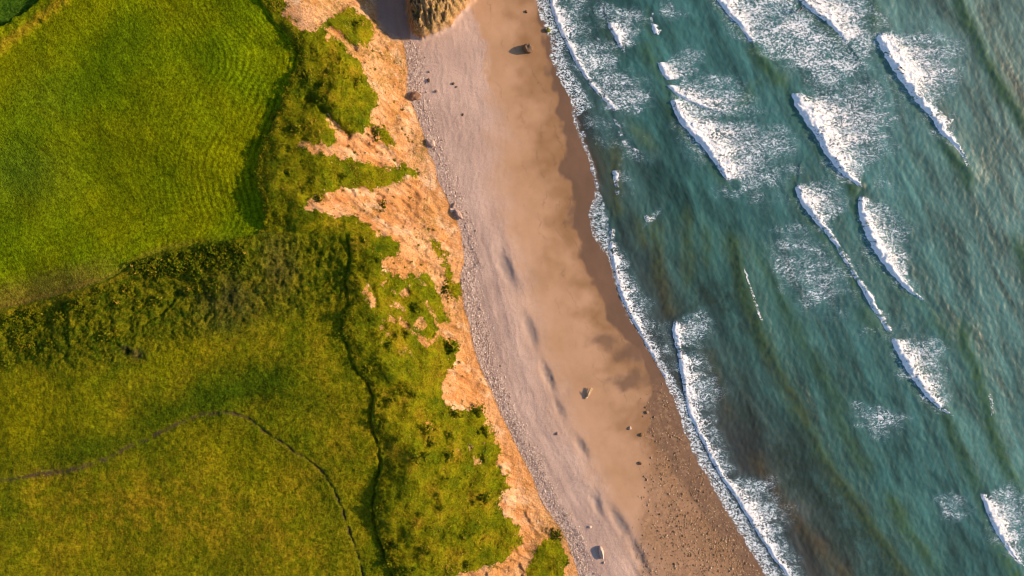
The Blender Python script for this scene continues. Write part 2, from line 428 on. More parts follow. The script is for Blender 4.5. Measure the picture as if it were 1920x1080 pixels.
for of, am in ((-5.5, .8), (-8.5, .5), (-12.5, .6), (-17, .45)):
    wrack = np.maximum(wrack, am * np.exp(-((dsw0 - of + 1.8 * n1 + .5 * n3) / .16) ** 2) * sm(-.1, .5, fbm(X / 5, Y / 5, int(-of * 2) + 300, 3)))
wet = np.maximum(wet, sm(.15, .8, wetb) * .85) * bch
damp = np.clip(sm(-80, -5, U - fW(V) + 34 * n1 + 46 * fbm(X / 11, Y / 8, 47, 3) - 22 * sm(760, 1000, V)) * (.85 + .3 * fbm(X / 4, Y / 4, 48, 2)), 0, 1) * bch

def bil(A, x, y):
    i = np.clip(np.searchsorted(AX, x) - 1, 0, len(AX) - 2); j = np.clip(np.searchsorted(AY, y) - 1, 0, len(AY) - 2)
    fx = (x - AX[i]) / (AX[i + 1] - AX[i]); fy = (y - AY[j]) / (AY[j + 1] - AY[j])
    return (A[i, j] * (1 - fx) + A[i + 1, j] * fx) * (1 - fy) + (A[i, j + 1] * (1 - fx) + A[i + 1, j + 1] * fx) * fy

def ground(u, v):
    """the point of the ground that the photograph shows at pixel u, v"""
    z = 5.0
    for _ in range(12):
        x, y = PX(u, z), PY(v, z)
        z = float(bil(Z, np.array([x]), np.array([y]))[0])
    return Vector((float(PX(u, z)), float(PY(v, z)), z))

nx, ny = X.shape
IDX = np.arange(nx * ny).reshape(nx, ny)
def quads(mask):
    q = np.stack([IDX[:-1, :-1], IDX[1:, :-1], IDX[1:, 1:], IDX[:-1, 1:]], -1)
    return q[mask]
cls = np.where(beach, 3, np.where(cliff, 2, np.where(meadow, 1, 0)))
cq = cls[:-1, :-1]
dsq = DS[:-1, :-1]
pq = (pathm[:-1, :-1] > .45) & (cq == 1)

def sheet(name, qmask, attrs, mat, label):
    F = quads(qmask)
    used = np.unique(F); remap = np.full(nx * ny, -1); remap[used] = np.arange(len(used))
    P = np.stack([X.ravel()[used], Y.ravel()[used], Z.ravel()[used]], -1)
    me = mesh_np(name, P, remap[F], {k: a.ravel()[used] for k, a in attrs.items()})
    me.materials.append(mat)
    return link(bpy.data.objects.new(name, me), label, None, None, 'structure')

# ---- ground materials
def grass_field():
    m = Mat('field_grass')
    a = m.noise(.05, 4); b = m.noise(.8, 4, .65); c = m.noise(1.9, 4, .75)
    s = m.noise(.55, 3, .6, vec=m.pos((1.0, .28, 1), 35, None), dist=.6)
    base = m.mix(m.ss(.35, .65, a), (.090, .136, .0012), (.124, .142, .0012))
    base = m.mix(m.attr('strip'), base, (.18, .135, .006))
    base = m.mix(m.attr('brown'), base, (.115, .090, .012))
    base = m.mix(m.attr('green'), base, (.034, .080, .005))
    ct = lambda x, k: m.math('MAXIMUM', m.math('MULTIPLY_ADD', x, k, 1 - k * .5), .15)
    base = m.mul(base, m.attr('mow'))
    col = m.mul(base, m.math('MULTIPLY', m.math('MULTIPLY', ct(b, 1.5), ct(c, 3.4)), ct(s, 1.2)))
    col = m.mix(m.math('MULTIPLY', m.ss(.58, .75, m.noise(1.9, 3, .7)), .45), col, (.15, .15, .008))
    h = m.math('ADD', m.noise(2.0, 3, .7), m.math('MULTIPLY', s, .8))
    return m.done(m.bsdf(col, .9, .02, m.bump(h, .9, .40)))

def meadow_mat():
    m = Mat('meadow_grass')
    a = m.noise(.10, 5, .6); b = m.noise(.7, 4, .65); c = m.noise(1.8, 4, .75)
    base = m.ramp(a, [(.30, (.034, .060, .002)), (.43, (.080, .102, .002)), (.55, (.122, .122, .003)), (.7, (.160, .122, .005))])
    base = m.mix(m.attr('gold'), base, m.mix(m.ss(.4, .6, m.noise(.35, 4)), (.120, .118, .003), (.185, .125, .006)))
    base = m.mix(m.attr('green'), base, (.036, .066, .002))
    base = m.mix(m.attr('yellow'), base, (.15, .145, .002))
    base = m.mix(m.math('MULTIPLY', m.attr('rough'), .75), base, m.mix(m.ss(.36, .58, m.noise(.4, 4)), (.034, .055, .002), (.105, .105, .004)))
    base = m.mix(m.attr('purple'), base, (.050, .042, .014))
    base = m.mix(m.attr('strip'), base, (.145, .115, .006))
    soil = m.math('MULTIPLY', m.attr('path'), m.math('MULTIPLY', m.ss(.36, .58, m.noise(.55, 4, .7)), 1.1), clamp=True)
    ct = lambda x, k: m.math('MAXIMUM', m.math('MULTIPLY_ADD', x, k, 1 - k * .5), .15)
    col = m.mul(base, m.math('MULTIPLY', m.math('MULTIPLY', ct(b, 1.9), ct(c, 2.8)), 1.15))
    col = m.mix(m.math('MULTIPLY', m.ss(.58, .76, m.noise(1.3, 3, .7)), .5), col, (.22, .155, .012))
    col = m.mix(m.math('MULTIPLY', m.ss(.60, .72, m.noise(.9, 4, .75)), .6), col, (.028, .046, .003))
    col = m.mix(soil, col, m.mix(m.noise(1.5, 3), (.040, .030, .014), (.105, .075, .035)))
    return m.done(m.bsdf(col, .92, .02, m.bump(m.math('ADD', b, m.math('MULTIPLY', c, .7)), 1.0, .6)))

def cliff_mat():
    m = Mat('cliff_slope')
    veg_, rock_, cove_ = m.attr('veg'), m.attr('rock'), m.attr('cove')
    b = m.noise(.5, 4, .65); c = m.noise(2.4, 3, .7); a = m.noise(.16, 4, .6)
    green = m.ramp(a, [(.3, (.036, .062, .002)), (.45, (.085, .100, .002)), (.58, (.130, .122, .003)), (.75, (.19, .125, .008))])
    green = m.mul(green, m.math('MULTIPLY', m.math('MULTIPLY_ADD', b, 1.8, .1), m.math('MULTIPLY_ADD', c, 2.0, .0)))
    green = m.mix(m.math('MULTIPLY', m.ss(.60, .75, m.noise(.9, 3, .6)), .5), green, (.22, .155, .02))
    st = m.noise(.8, 4, .65, vec=m.pos((.35, 1.6, 1), -36), dist=.5)
    clay = m.mix(m.ss(.3, .7, st), (.34, .150, .050), (.50, .255, .105))
    clay = m.mix(m.ss(.42, .62, m.noise(.13, 3)), clay, m.mix(c, (.44, .235, .11), (.56, .34, .19)))
    clay = m.mix(m.math('MULTIPLY', m.ss(.52, .66, m.noise(.22, 4, .65, vec=m.pos((.6, 1.3, 1), -30))), .8), clay, (.60, .42, .27))
    clay = m.mix(m.math('MULTIPLY', m.ss(.55, .70, m.noise(.30, 4, .65)), .6), clay, (.36, .135, .05))
    clay = m.mix(m.attr('toe'), clay, (.48, .235, .085))
    clay = m.mul(clay, m.math('MULTIPLY_ADD', c, 1.3, .32))
    clay = m.mix(m.math('MULTIPLY', m.ss(.57, .66, m.noise(.8, 4, .75)), .75), clay, (.14, .10, .02))
    clay = m.mix(m.math('MULTIPLY', m.attr('straw'), m.ss(.36, .56, m.noise(.9, 4, .75)), clamp=True), clay, m.mix(m.ss(.35, .65, c), (.085, .065, .012), (.26, .165, .045)))
    rk = m.noise(.9, 5, .7, vec=m.pos((1.6, .4, 1)), dist=.8)
    rock = m.ramp(rk, [(.3, (.05, .036, .022)), (.43, (.20, .130, .06)), (.55, (.36, .235, .105)), (.75, (.46, .35, .21))])
    rock = m.mix(m.math('MULTIPLY', m.ss(.56, .66, m.noise(.3, 4)), .6), rock, m.mix(b, (.10, .095, .012), (.22, .17, .02)))
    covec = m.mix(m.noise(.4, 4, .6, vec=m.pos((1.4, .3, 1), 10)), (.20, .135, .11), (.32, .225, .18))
    vm = m.ss(.36, .60, m.math('ADD', veg_, m.math('MULTIPLY_ADD', m.noise(1.1, 5, .75), 1.5, -.75)))
    col = m.mix(vm, clay, green)
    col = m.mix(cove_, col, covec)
    col = m.mix(rock_, col, rock)
    h = m.math('ADD', b, m.math('MULTIPLY', c, .6))
    return m.done(m.bsdf(col, .93, .03, m.bump(m.math('ADD', h, m.math('MULTIPLY', st, .9)), .8, .45)))

def beach_mat():
    m = Mat('beach_sand')
    sh, wt, pb, dm, hl = m.attr('shingle'), m.attr('wet'), m.attr('pebble'), m.attr('damp'), m.attr('hollow')
    a = m.noise(.07, 4, .6); c = m.noise(3.0, 3, .7); g = m.noise(6.0, 2, .7)
    sand = m.mix(m.ss(.35, .65, a), (.345, .210, .122), (.405, .252, .158))
    sand = m.mix(m.math('MULTIPLY', dm, .85), sand, (.215, .118, .054))
    sand = m.mul(sand, m.math('MULTIPLY_ADD', c, .16, .92))
    pf = m.math('MULTIPLY_ADD', g, 1.4, .3)
    shc = m.mix(m.ss(.35, .7, m.noise(.12, 4)), (.365, .265, .228), (.455, .335, .285))
    shc = m.mul(shc, pf)
    vc = m.voro(1.8, 'F1', out=1)
    sep = m.n('ShaderNodeSeparateColor'); m.set(sep.inputs[0], vc)
    cob = m.ramp(sep.outputs[0], [(0, (.17, .13, .115)), (.4, (.32, .24, .21)), (.8, (.46, .36, .31)), (1, (.58, .50, .45))])
    shc = m.mix(m.math('MULTIPLY', m.attr('cobble'), .8), shc, cob)
    col = m.mix(sh, sand, shc)
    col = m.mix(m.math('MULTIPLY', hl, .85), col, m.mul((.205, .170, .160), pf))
    wc = m.mix(m.ss(.35, .7, a), (.108, .064, .042), (.135, .078, .050))
    col = m.mix(m.math('MULTIPLY', wt, .92), col, wc)
    col = m.mix(m.math('MULTIPLY', m.attr('wrack'), .6), col, (.09, .06, .04))
    col = m.mix(m.math('MULTIPLY', pb, .38), col, (.190, .112, .062))
    pc = m.ramp(sep.outputs[0], [(0, (.10, .06, .04)), (.5, (.22, .125, .07)), (1, (.42, .27, .16))])
    col = m.mix(m.math('MULTIPLY', pb, m.math('MULTIPLY_ADD', m.ss(.4, .6, m.noise(.5, 3)), .35, .05)), col, pc)
    col = m.mix(m.math('MULTIPLY', m.ss(.62, .75, m.noise(1.1, 4, .75)), m.math('MULTIPLY', m.math('SUBTRACT', 1.0, sh), .30)), col, (.15, .09, .05))
    h = m.math('MULTIPLY', m.math('ADD', g, m.math('MULTIPLY', m.voro(1.7, 'F1'), m.math('MULTIPLY_ADD', m.attr('cobble'), .9, .12))), m.math('ADD', m.math('MULTIPLY', sh, .75), m.math('MULTIPLY_ADD', pb, .4, .06)))
    nrm = m.bump(h, .8, .16)
    ro = m.math('MULTIPLY_ADD', wt, -.40, .9)
    return m.done(m.bsdf(col, ro, .25, nrm))

bl = lambda L: blobs(L)(U + 12 * n1, V + 12 * n2)
gold = bl([(250, 960, 330, 120, 0, .7), (470, 660, 120, 40, 10, .5), (640, 800, 60, 120, 0, .5), (520, 1000, 150, 150, 0, .55), (60, 1000, 120, 90, 0, .3), (600, 700, 60, 90, 0, .35)])
yellow = bl([(40, 780, 120, 75, -10, 1.0), (330, 660, 90, 26, -5, .7), (420, 850, 130, 40, 20, .4), (300, 680, 60, 26, 0, .55), (180, 1030, 160, 60, 0, .2)])
green = bl([(430, 735, 150, 42, -18, 1.0), (150, 842, 170, 30, -8, .95), (570, 760, 80, 26, 12, .6), (270, 560, 50, 50, 0, .7), (60, 640, 90, 34, 0, .6), (620, 960, 30, 120, -16, .45), (330, 770, 110, 30, -28, .95), (220, 830, 90, 30, -30, .8), (430, 700, 60, 30, 0, .7), (100, 860, 110, 20, -5, .7), (350, 490, 70, 26, -14, .9), (20, 940, 22, 40, 0, .6), (100, 640, 100, 30, 0, .5), (440, 480, 60, 20, 0, .4)])
purple = bl([(430, 560, 60, 50, 0, .7), (520, 500, 30, 60, 0, .6), (262, 662, 12, 7, 0, 1.0), (241, 659, 8, 7, 0, 1.4), (100, 885, 60, 8, -10, .4)])
strip = np.clip(sm(16, 0, np.abs(cornerd - 70 + 4 * n3)) * (V < 240) * .95, 0, 1)
brown = sm(44, 0, np.abs(dF + 22 + 8 * n1)) * sm(250, 150, U) * .75 + sm(14, 0, np.abs(dF + 6)) * sm(480, 300, U) * .45
fgreen = bl([(30, 320, 90, 60, 0, .65), (80, 180, 60, 60, 0, .3)]) + sm(.5, .2, 1 - corner) * 0 + dark_corner
mow = 1 + (.38 * np.sin((dA + 5 * n1) / 1.9) * sm(-340, -90, dA) + .20 * np.sin((dF + 6 * n1) / 2.2) * sm(-160, -30, dF) * sm(-100, -200, dA)) * (.35 + .65 * sm(-.3, .4, fbm(X / 9, Y / 9, 65, 2)))
m_field, m_meadow, m_cliff, m_beach = grass_field(), meadow_mat(), cliff_mat(), beach_mat()
lfield = link  # (kept short)
sheet('field', cq == 0, dict(strip=strip * (field), brown=np.clip(brown, 0, 1), green=np.clip(fgreen, 0, 1), mow=mow), m_field, 'smooth bright green pasture field on the clifftop')
mat_at = dict(gold=gold, green=green, yellow=yellow, purple=np.clip(purple, 0, 1), rough=rough, path=np.clip(pathm * 1.4, 0, 1), strip=sm(10, 0, np.abs(dF - 8)) * sm(400, 200, U) * .8)
sheet('meadow', (cq == 1) & ~pq, mat_at, m_meadow, 'rough olive and golden grassland below the green field')
sheet('path', pq, mat_at, m_meadow, 'narrow worn trail curving through the rough grassland')
straw = blobs([(655, 88, 34, 16, 30, .8), (722, 150, 22, 40, 0, .6), (742, 230, 18, 36, 0, .5), (730, 70, 30, 16, 20, .7), (700, 395, 40, 16, 0, .45), (715, 106, 50, 18, 10, 1.0), (640, 25, 60, 34, 30, .8), (755, 125, 14, 50, 0, .6), (788, 280, 16, 40, 20, .8), (770, 590, 90, 90, 0, .9), (800, 420, 20, 50, 20, .6), (720, 340, 50, 14, 0, .5), (880, 850, 40, 60, 0, .6), (1040, 1010, 40, 50, 0, .7), (930, 1060, 60, 20, 0, .4), (590, 268, 40, 12, 0, .6)])(U + 12 * n1 + 8 * n3, V + 12 * n2 + 8 * n4)
toe = sm(.74, .97, T) * sm(330, 380, V) * np.clip(.35 + .6 * n1 + .4 * n3, 0, .6)
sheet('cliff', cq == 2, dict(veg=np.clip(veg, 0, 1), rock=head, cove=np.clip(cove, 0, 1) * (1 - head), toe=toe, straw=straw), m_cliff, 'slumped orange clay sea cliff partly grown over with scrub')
cobble = np.clip(sm(44, 18, U - fD(V) + 8 * n1) * np.interp(V, [-300, 70, 90, 200, 240, 300, 480, 530, 1400], [0, 0, 1, 1, .5, .6, .6, 1, 1]), 0, 1)
sheet('beach', (cq == 3) & (dsq < 30), dict(shingle=shin, wet=wet, pebble=peb, damp=damp, hollow=np.clip(hol, 0, 1), cobble=cobble, wrack=wrack * bch), m_beach, 'beach of pale shingle, golden sand and dark wet sand')

# ------------------------------------------------------------------ the sea
def lace(m, dens):
    """white net of foam, wider and denser where dens is high -> 0..1"""
    wv = m.vmath('SCALE', m.vmath('SUBTRACT', m.noise(.45, 3, .6, color=True), (.5, .5, .5)), s=2.2)
    p = m.vmath('ADD', m.tc.outputs['Object'], wv)
    pa = m.pos((.78, 1.25, 1), -6, p)
    big = m.noise(.33, 4, .65, vec=m.pos((.7, 1.2, 1)))
    nf = m.noise(1.8, 3, .7, vec=pa)
    dn = m.math('MULTIPLY', dens, m.math('MULTIPLY_ADD', big, 2.2, -.10))
    def worm(n, k):
        d = m.math('ABSOLUTE', m.math('SUBTRACT', n, .5))
        return m.math('SUBTRACT', 1.0, m.ss(0.0, m.math('MULTIPLY_ADD', dn, k, .012), d))
    w1 = worm(m.noise(.66, 3, .62, vec=pa), .055); w2 = worm(m.noise(1.25, 2, .6, vec=pa), .070)
    fl = m.ss(0.0, .05, m.math('SUBTRACT', nf, m.math('MULTIPLY_ADD', dn, -.26, .66)))
    br = m.ss(.30, .62, nf)
    net = m.math('MAXIMUM', m.math('MULTIPLY', m.math('MAXIMUM', w1, m.math('MULTIPLY', w2, .75)), br), fl)
    net = m.math('MULTIPLY', net, m.ss(.06, .42, dn))
    solid = m.ss(.80, 1.02, m.math('ADD', dn, m.math('MULTIPLY_ADD', nf, 2.4, -1.2)))
    return m.math('MAXIMUM', m.math('MULTIPLY', net, .92), solid, clamp=True)

def foam_shader(m, thick):
    n = m.noise(1.5, 4, .7)
    col = m.mix(m.ss(.25, 1.0, thick), (.58, .70, .80), m.mix(n, (.74, .79, .84), (.88, .90, .92)))
    return m.bsdf(col, .75, .2, m.bump(m.math('ADD', n, m.noise(4, 3, .7)), .8, .25))

def sea_mat():
    m = Mat('sea_water')
    dp, wd, crest_glow, fo, th, si = m.attr('depth'), m.attr('weed'), m.attr('crest'), m.attr('foam'), m.attr('thin'), m.attr('silt')
    a = m.noise(.06, 4, .6); st = m.noise(.5, 4, .6, vec=m.pos((1.2, .30, 1), 26), dist=.4); bnd = m.noise(.16, 4, .6, vec=m.pos((1.3, .28, 1), 24), dist=.6)
    base = m.ramp(dp, [(0, (.058, .056, .050)), (.12, (.034, .060, .058)), (.28, (.024, .080, .078)), (.55, (.034, .112, .112)), (.8, (.048, .130, .130)), (1, (.068, .140, .135))])
    base = m.mul(base, m.math('MULTIPLY', m.math('MULTIPLY_ADD', bnd, 3.0, -.50), m.math('MULTIPLY_ADD', st, 1.2, .4)))
    base = m.mix(m.math('MULTIPLY', wd, m.ss(.3, .65, m.noise(.32, 5, .7))), base, (.016, .030, .022))
    base = m.mix(si, base, (.026, .032, .034))
    base = m.mix(m.math('MULTIPLY', fo, 1.1, clamp=True), base, (.045, .135, .175))
    base = m.mix(m.math('MULTIPLY', crest_glow, m.math('MULTIPLY_ADD', st, .6, .5), clamp=True), base, m.mix(m.ss(.05, .4, dp), (.080, .066, .036), (.066, .132, .046)))  # light coming through the wave fronts is painted into the base colour
    rip = m.math('ADD', m.noise(.9, 4, .6, vec=m.pos((1.0, .42, 1), 26), dist=.5), m.math('MULTIPLY', m.noise(3.0, 3, .6, vec=m.pos((.6, 1.1, 1), 0)), .35))
    nrm = m.bump(rip, .28, .20)
    water = m.bsdf(base, m.math('MULTIPLY_ADD', st, .15, .32), .28, nrm, IOR=1.333)
    tr = m.n('ShaderNodeBsdfTransparent')
    mx = m.n('ShaderNodeMixShader'); m.set(mx.inputs[0], th); m.set(mx.inputs[1], tr.outputs[0]); m.set(mx.inputs[2], water)
    mf = m.n('ShaderNodeMixShader'); m.set(mf.inputs[0], lace(m, fo)); m.set(mf.inputs[1], mx.outputs[0]); m.set(mf.inputs[2], foam_shader(m, fo))
    return m.done(mf.outputs[0])

def foam_mat():
    m = Mat('sea_foam')
    tr = m.n('ShaderNodeBsdfTransparent')
    mf = m.n('ShaderNodeMixShader'); m.set(mf.inputs[0], lace(m, m.attr('foam'))); m.set(mf.inputs[1], tr.outputs[0]); m.set(mf.inputs[2], foam_shader(m, m.attr('foam')))
    return m.done(mf.outputs[0])

SWELLS = [  # crest lines of unbroken swell: points, height (m), strength of olive painted for light through the crest
    ([(1780, -120), (1800, 0), (1828, 55), (1850, 105), (1880, 160), (1925, 230), (1990, 330)], .9, .75),
    ([(1395, 60), (1425, 100), (1455, 135), (1487, 172)], .8, .8),
    ([(1640, -100), (1642, 0), (1642, 40), (1648, 70)], .7, .6),
    ([(1755, 245), (1785, 285), (1812, 318), (1830, 370)], .9, 1.0),
    ([(1600, 340), (1614, 366)], .6, .7), ([(1735, 565), (1765, 610), (1800, 660)], .5, .5),
    ([(1362, 420), (1378, 460), (1392, 510), (1410, 570), (1432, 630), (1460, 690), (1490, 745), (1515, 795), (1540, 840), (1570, 890), (1610, 945), (1650, 1000), (1700, 1080), (1800, 1200)], .75, .95),
    ([(1415, 430), (1440, 500), (1470, 560), (1510, 640), (1560, 720), (1600, 790)], .4, .45),
    ([(1225, 390), (1236, 440), (1240, 500), (1246, 540), (1258, 575), (1266, 600)], .55, .9),
    ([(1290, 370), (1294, 430), (1296, 490), (1300, 560)], .35, .6), ([(1325, 400), (1332, 460), (1340, 520)], .3, .5),
    ([(1203, 380), (1208, 440), (1214, 480)], .3, .6),
    ([(1215, 60), (1222, 110), (1236, 130)], .5, .6), ([(1235, 300), (1200, 260), (1160, 220)], .4, .5),
    ([(1152, 250), (1160, 290), (1158, 330), (1162, 380), (1172, 420)], .45, .8),
    ([(1800, 580), (1815, 640), (1835, 700), (1855, 760), (1868, 820), (1890, 870), (1940, 950)], .6, .8),
    ([(1700, 640), (1745, 720), (1778, 778), (1800, 830), (1830, 900), (1842, 930)], .5, .55),
    ([(1660, 900), (1690, 960), (1720, 1010), (1780, 1090)], .5, .75), ([(1900, 420), (1925, 480), (1950, 560)], .7, .8),
    ([(1410, 830), (1440, 890), (1470, 935), (1500, 975), (1540, 1020), (1590, 1080), (1650, 1170)], .45, .85),
    ([(1316, 620), (1345, 690), (1360, 740), (1390, 800)], .3, .5), ([(1610, 560), (1660, 640)], .5, .5), ([(1850, 980), (1905, 1070), (1960, 1150)], .6, .8),
    ([(1335, 240), (1410, 160), (1420, 200)], .15, .3), ([(1115, 240), (1135, 300), (1150, 350)], .25, .5), ([(1560, 740), (1580, 790), (1610, 850), (1650, 900)], .35, .5)]
# breaking waves: front line as (u, v, foam width px, crest height m, density at the back)
WAVES = [
    ('broad white breaker rolling in at the top edge with a surfer on it', [(1478, -60, 90, .9, .7), (1494, 0, 110, .9, .7), (1518, 20, 110, .9, .65), (1545, 40, 95, .8, .6), (1568, 60, 75, .6, .5), (1585, 80, 50, .3, .35)]),
    ('thin white crest at the top edge leading a wide sheet of foam lace', [(1320, -60, 80, .7, .75), (1344, 0, 70, .7, .75), (1362, 24, 60, .7, .7), (1384, 48, 45, .6, .65), (1403, 74, 22, .5, .6), (1412, 86, 8, .2, .4)]),
    ('fan shaped white breaker in the upper right corner ending in golden spray', [(1648, 58, 12, .5, .8), (1643, 72, 45, .9, .75), (1651, 92, 100, 1.1, .62), (1662, 115, 122, 1.2, .6), (1675, 135, 112, 1.2, .6), (1690, 158, 88, 1.2, .65), (1706, 180, 52, 1.2, .75), (1726, 202, 34, 1.1, .9), (1745, 222, 34, 1.0, .95), (1760, 248, 24, .9, .95), (1782, 268, 18, .7, .9), (1800, 292, 10, .5, .7), (1812, 318, 6, .3, .5)]),
    ('large triangular white breaker right of centre near the top', [(1482, 172, 16, .7, .9), (1486, 190, 90, 1.0, .55), (1499, 214, 165, 1.2, .45), (1515, 238, 150, 1.25, .5), (1530, 262, 128, 1.25, .55), (1546, 288, 88, 1.2, .6), (1562, 312, 58, 1.1, .65), (1580, 328, 34, .9, .7), (1600, 342, 14, .5, .6), (1612, 354, 8, .3, .5)]),
    ('small ragged white crest above the long curved breaker', [(1232, 116, 14, .5, .8), (1236, 130, 70, .6, .5), (1243, 142, 64, .6, .5), (1254, 152, 24, .4, .5)]),
    ('low curled crest with a lace tail joining the long curved breaker', [(1251, 158, 18, .5, .8), (1256, 168, 40, .6, .75), (1268, 178, 75, .6, .55), (1292, 190, 95, .5, .45), (1320, 202, 80, .4, .4), (1345, 210, 50, .2, .3)]),
    ('long curved breaker trailing a wide fan of foam lace toward the right', [(1257, 184, 10, .5, .8), (1262, 206, 55, .8, .6), (1274, 230, 100, .9, .5), (1296, 254, 130, .9, .45), (1314, 274, 130, .9, .42), (1332, 296, 130, .85, .4), (1346, 316, 110, .8, .4), (1358, 334, 70, .6, .4), (1366, 342, 30, .3, .4)]),
    ('long thin breaker with a white head and a narrow bright crest below it', [(1494, 340, 12, .5, .9), (1491, 356, 48, .8, .6), (1497, 374, 74, .9, .5), (1509, 394, 58, .9, .55), (1526, 414, 28, .8, .75), (1545, 434, 16, .7, .9), (1562, 456, 12, .6, .9), (1580, 488, 12, .6, .9), (1600, 518, 12, .6, .85), (1616, 545, 14, .6, .85), (1628, 572, 16, .7, .9), (1646, 596, 14, .6, .9), (1668, 630, 12, .5, .9)]),
    ('narrow white breaker leaning right between two thinner crests', [(1612, 362, 12, .5, .9), (1606, 384, 26, .9, .8), (1612, 410, 46, 1.0, .6), (1622, 440, 64, 1.1, .5), (1636, 466, 62, 1.1, .5), (1652, 492, 44, 1.0, .6), (1672, 516, 28, .9, .7), (1696, 542, 20, .8, .8), (1720, 558, 12, .5, .8), (1738, 570, 6, .3, .6)]),
    ('leaf shaped white breaker low on the right of the sea', [(1670, 630, 10, .5, .9), (1675, 650, 40, .9, .65), (1686, 672, 75, 1.0, .5), (1700, 696, 66, 1.05, .55), (1715, 718, 52, 1.05, .6), (1732, 738, 38, 1.0, .65), (1748, 756, 26, .8, .8), (1766, 770, 14, .5, .8), (1786, 782, 6, .3, .6)]),
    ('golden lit broken crest at the bottom right corner', [(1836, 922, 20, .4, .5), (1842, 940, 60, .6, .38), (1852, 968, 60, .7, .38), (1868, 1000, 50, .7, .4), (1884, 1026, 30, .6, .45), (1902, 1050, 16, .4, .5), (1918, 1064, 8, .2, .4)]),
    ('small white whitewater patch left of the top centre of the sea', [(1138, 42, 16, .5, .8), (1142, 56, 46, .5, .55), (1152, 70, 40, .5, .5), (1158, 84, 22, .45, .55), (1164, 96, 12, .3, .6), (1172, 102, 6, .2, .5)]),
    ('tiny golden tipped crest near the top edge', [(1222, 22, 6, .3, .8), (1219, 45, 8, .4, .8), (1222, 58, 14, .5, .7), (1230, 68, 8, .3, .5)]),
    ('small isolated white crest close to the mid beach shore', [(1149, 318, 10, .4, .9), (1148, 330, 26, .5, .6), (1152, 344, 8, .4, .8), (1153, 360, 8, .4, .9), (1157, 368, 4, .2, .5)]),
    ('tiny white curl floating between shore and the long swells', [(1208, 402, 6, .3, .9), (1206, 410, 26, .4, .55), (1213, 418, 26, .3, .5)]),
    ('thin foaming shore break along the top of the beach', [(1026, -60, 34, .4, .7), (1030, 0, 34, .45, .62), (1036, 24, 34, .5, .6), (1048, 54, 36, .5, .55), (1062, 84, 30, .5, .55), (1074, 108, 26, .5, .55), (1086, 130, 22, .45, .6), (1104, 158, 16, .4, .75), (1128, 184, 26, .4, .6), (1146, 202, 28, .4, .5), (1152, 214, 12, .3, .6)]),
    ('white shore break running down the middle of the beach', [(1145, 416, 8, .3, .9), (1142, 440, 10, .4, .9), (1143, 470, 20, .4, .75), (1149, 502, 28, .45, .68), (1158, 542, 32, .45, .65), (1172, 576, 30, .45, .6), (1192, 612, 26, .45, .6), (1212, 650, 20, .4, .65), (1232, 686, 14, .35, .8), (1252, 722, 8, .25, .8)]),
    ('blue fronted shore break with lace behind it near the bottom of the beach', [(1266, 590, 10, .4, .85), (1260, 612, 60, .6, .42), (1262, 630, 46, .65, .4), (1266, 646, 10, .6, .9), (1270, 664, 18, .6, .8), (1276, 700, 50, .6, .55), (1282, 735, 60, .55, .5), (1290, 772, 30, .5, .6), (1306, 808, 26, .5, .62), (1322, 840, 26, .5, .6), (1338, 872, 22, .5, .62), (1356, 902, 20, .5, .65), (1380, 935, 62, .5, .5), (1404, 975, 62, .5, .48), (1426, 1010, 30, .45, .6), (1446, 1042, 30, .4, .55), (1470, 1072, 24, .4, .5), (1520, 1150, 24, .4, .5)]),
    ('short thin thread of foam at the top of the shallows below the shore break', [(1150, 222, 6, .2, .7), (1154, 234, 10, .3, .7), (1160, 246, 8, .25, .6), (1166, 258, 5, .15, .5)]),
    ('thin bent thread of foam in the shallows beside the upper wet sand', [(1164, 262, 6, .2, .7), (1170, 272, 9, .25, .6), (1184, 280, 10, .2, .5), (1200, 286, 5, .1, .4)]),
    ('thin foam line hugging the sand just below the widest upper swash', [(1071, 206, 5, .15, .8), (1078, 226, 8, .2, .8), (1090, 248, 8, .2, .7), (1100, 262, 5, .1, .6)]),
    ('narrow white swash line beside the dark wet sand above the lobe', [(1100, 296, 6, .15, .8), (1108, 318, 12, .25, .7), (1114, 340, 12, .25, .7), (1122, 366, 6, .15, .7)]),
    ('faint broken line of foam along a long green swell in mid sea', [(1392, 500, 4, .1, .5), (1404, 540, 6, .15, .5), (1420, 590, 6, .15, .5), (1436, 622, 4, .1, .4)]),
    ('row of bright foam specks on the right hand swell', [(1850, 735, 4, .1, .5), (1854, 752, 8, .2, .55), (1856, 770, 8, .2, .5), (1858, 782, 4, .1, .4)]),
]
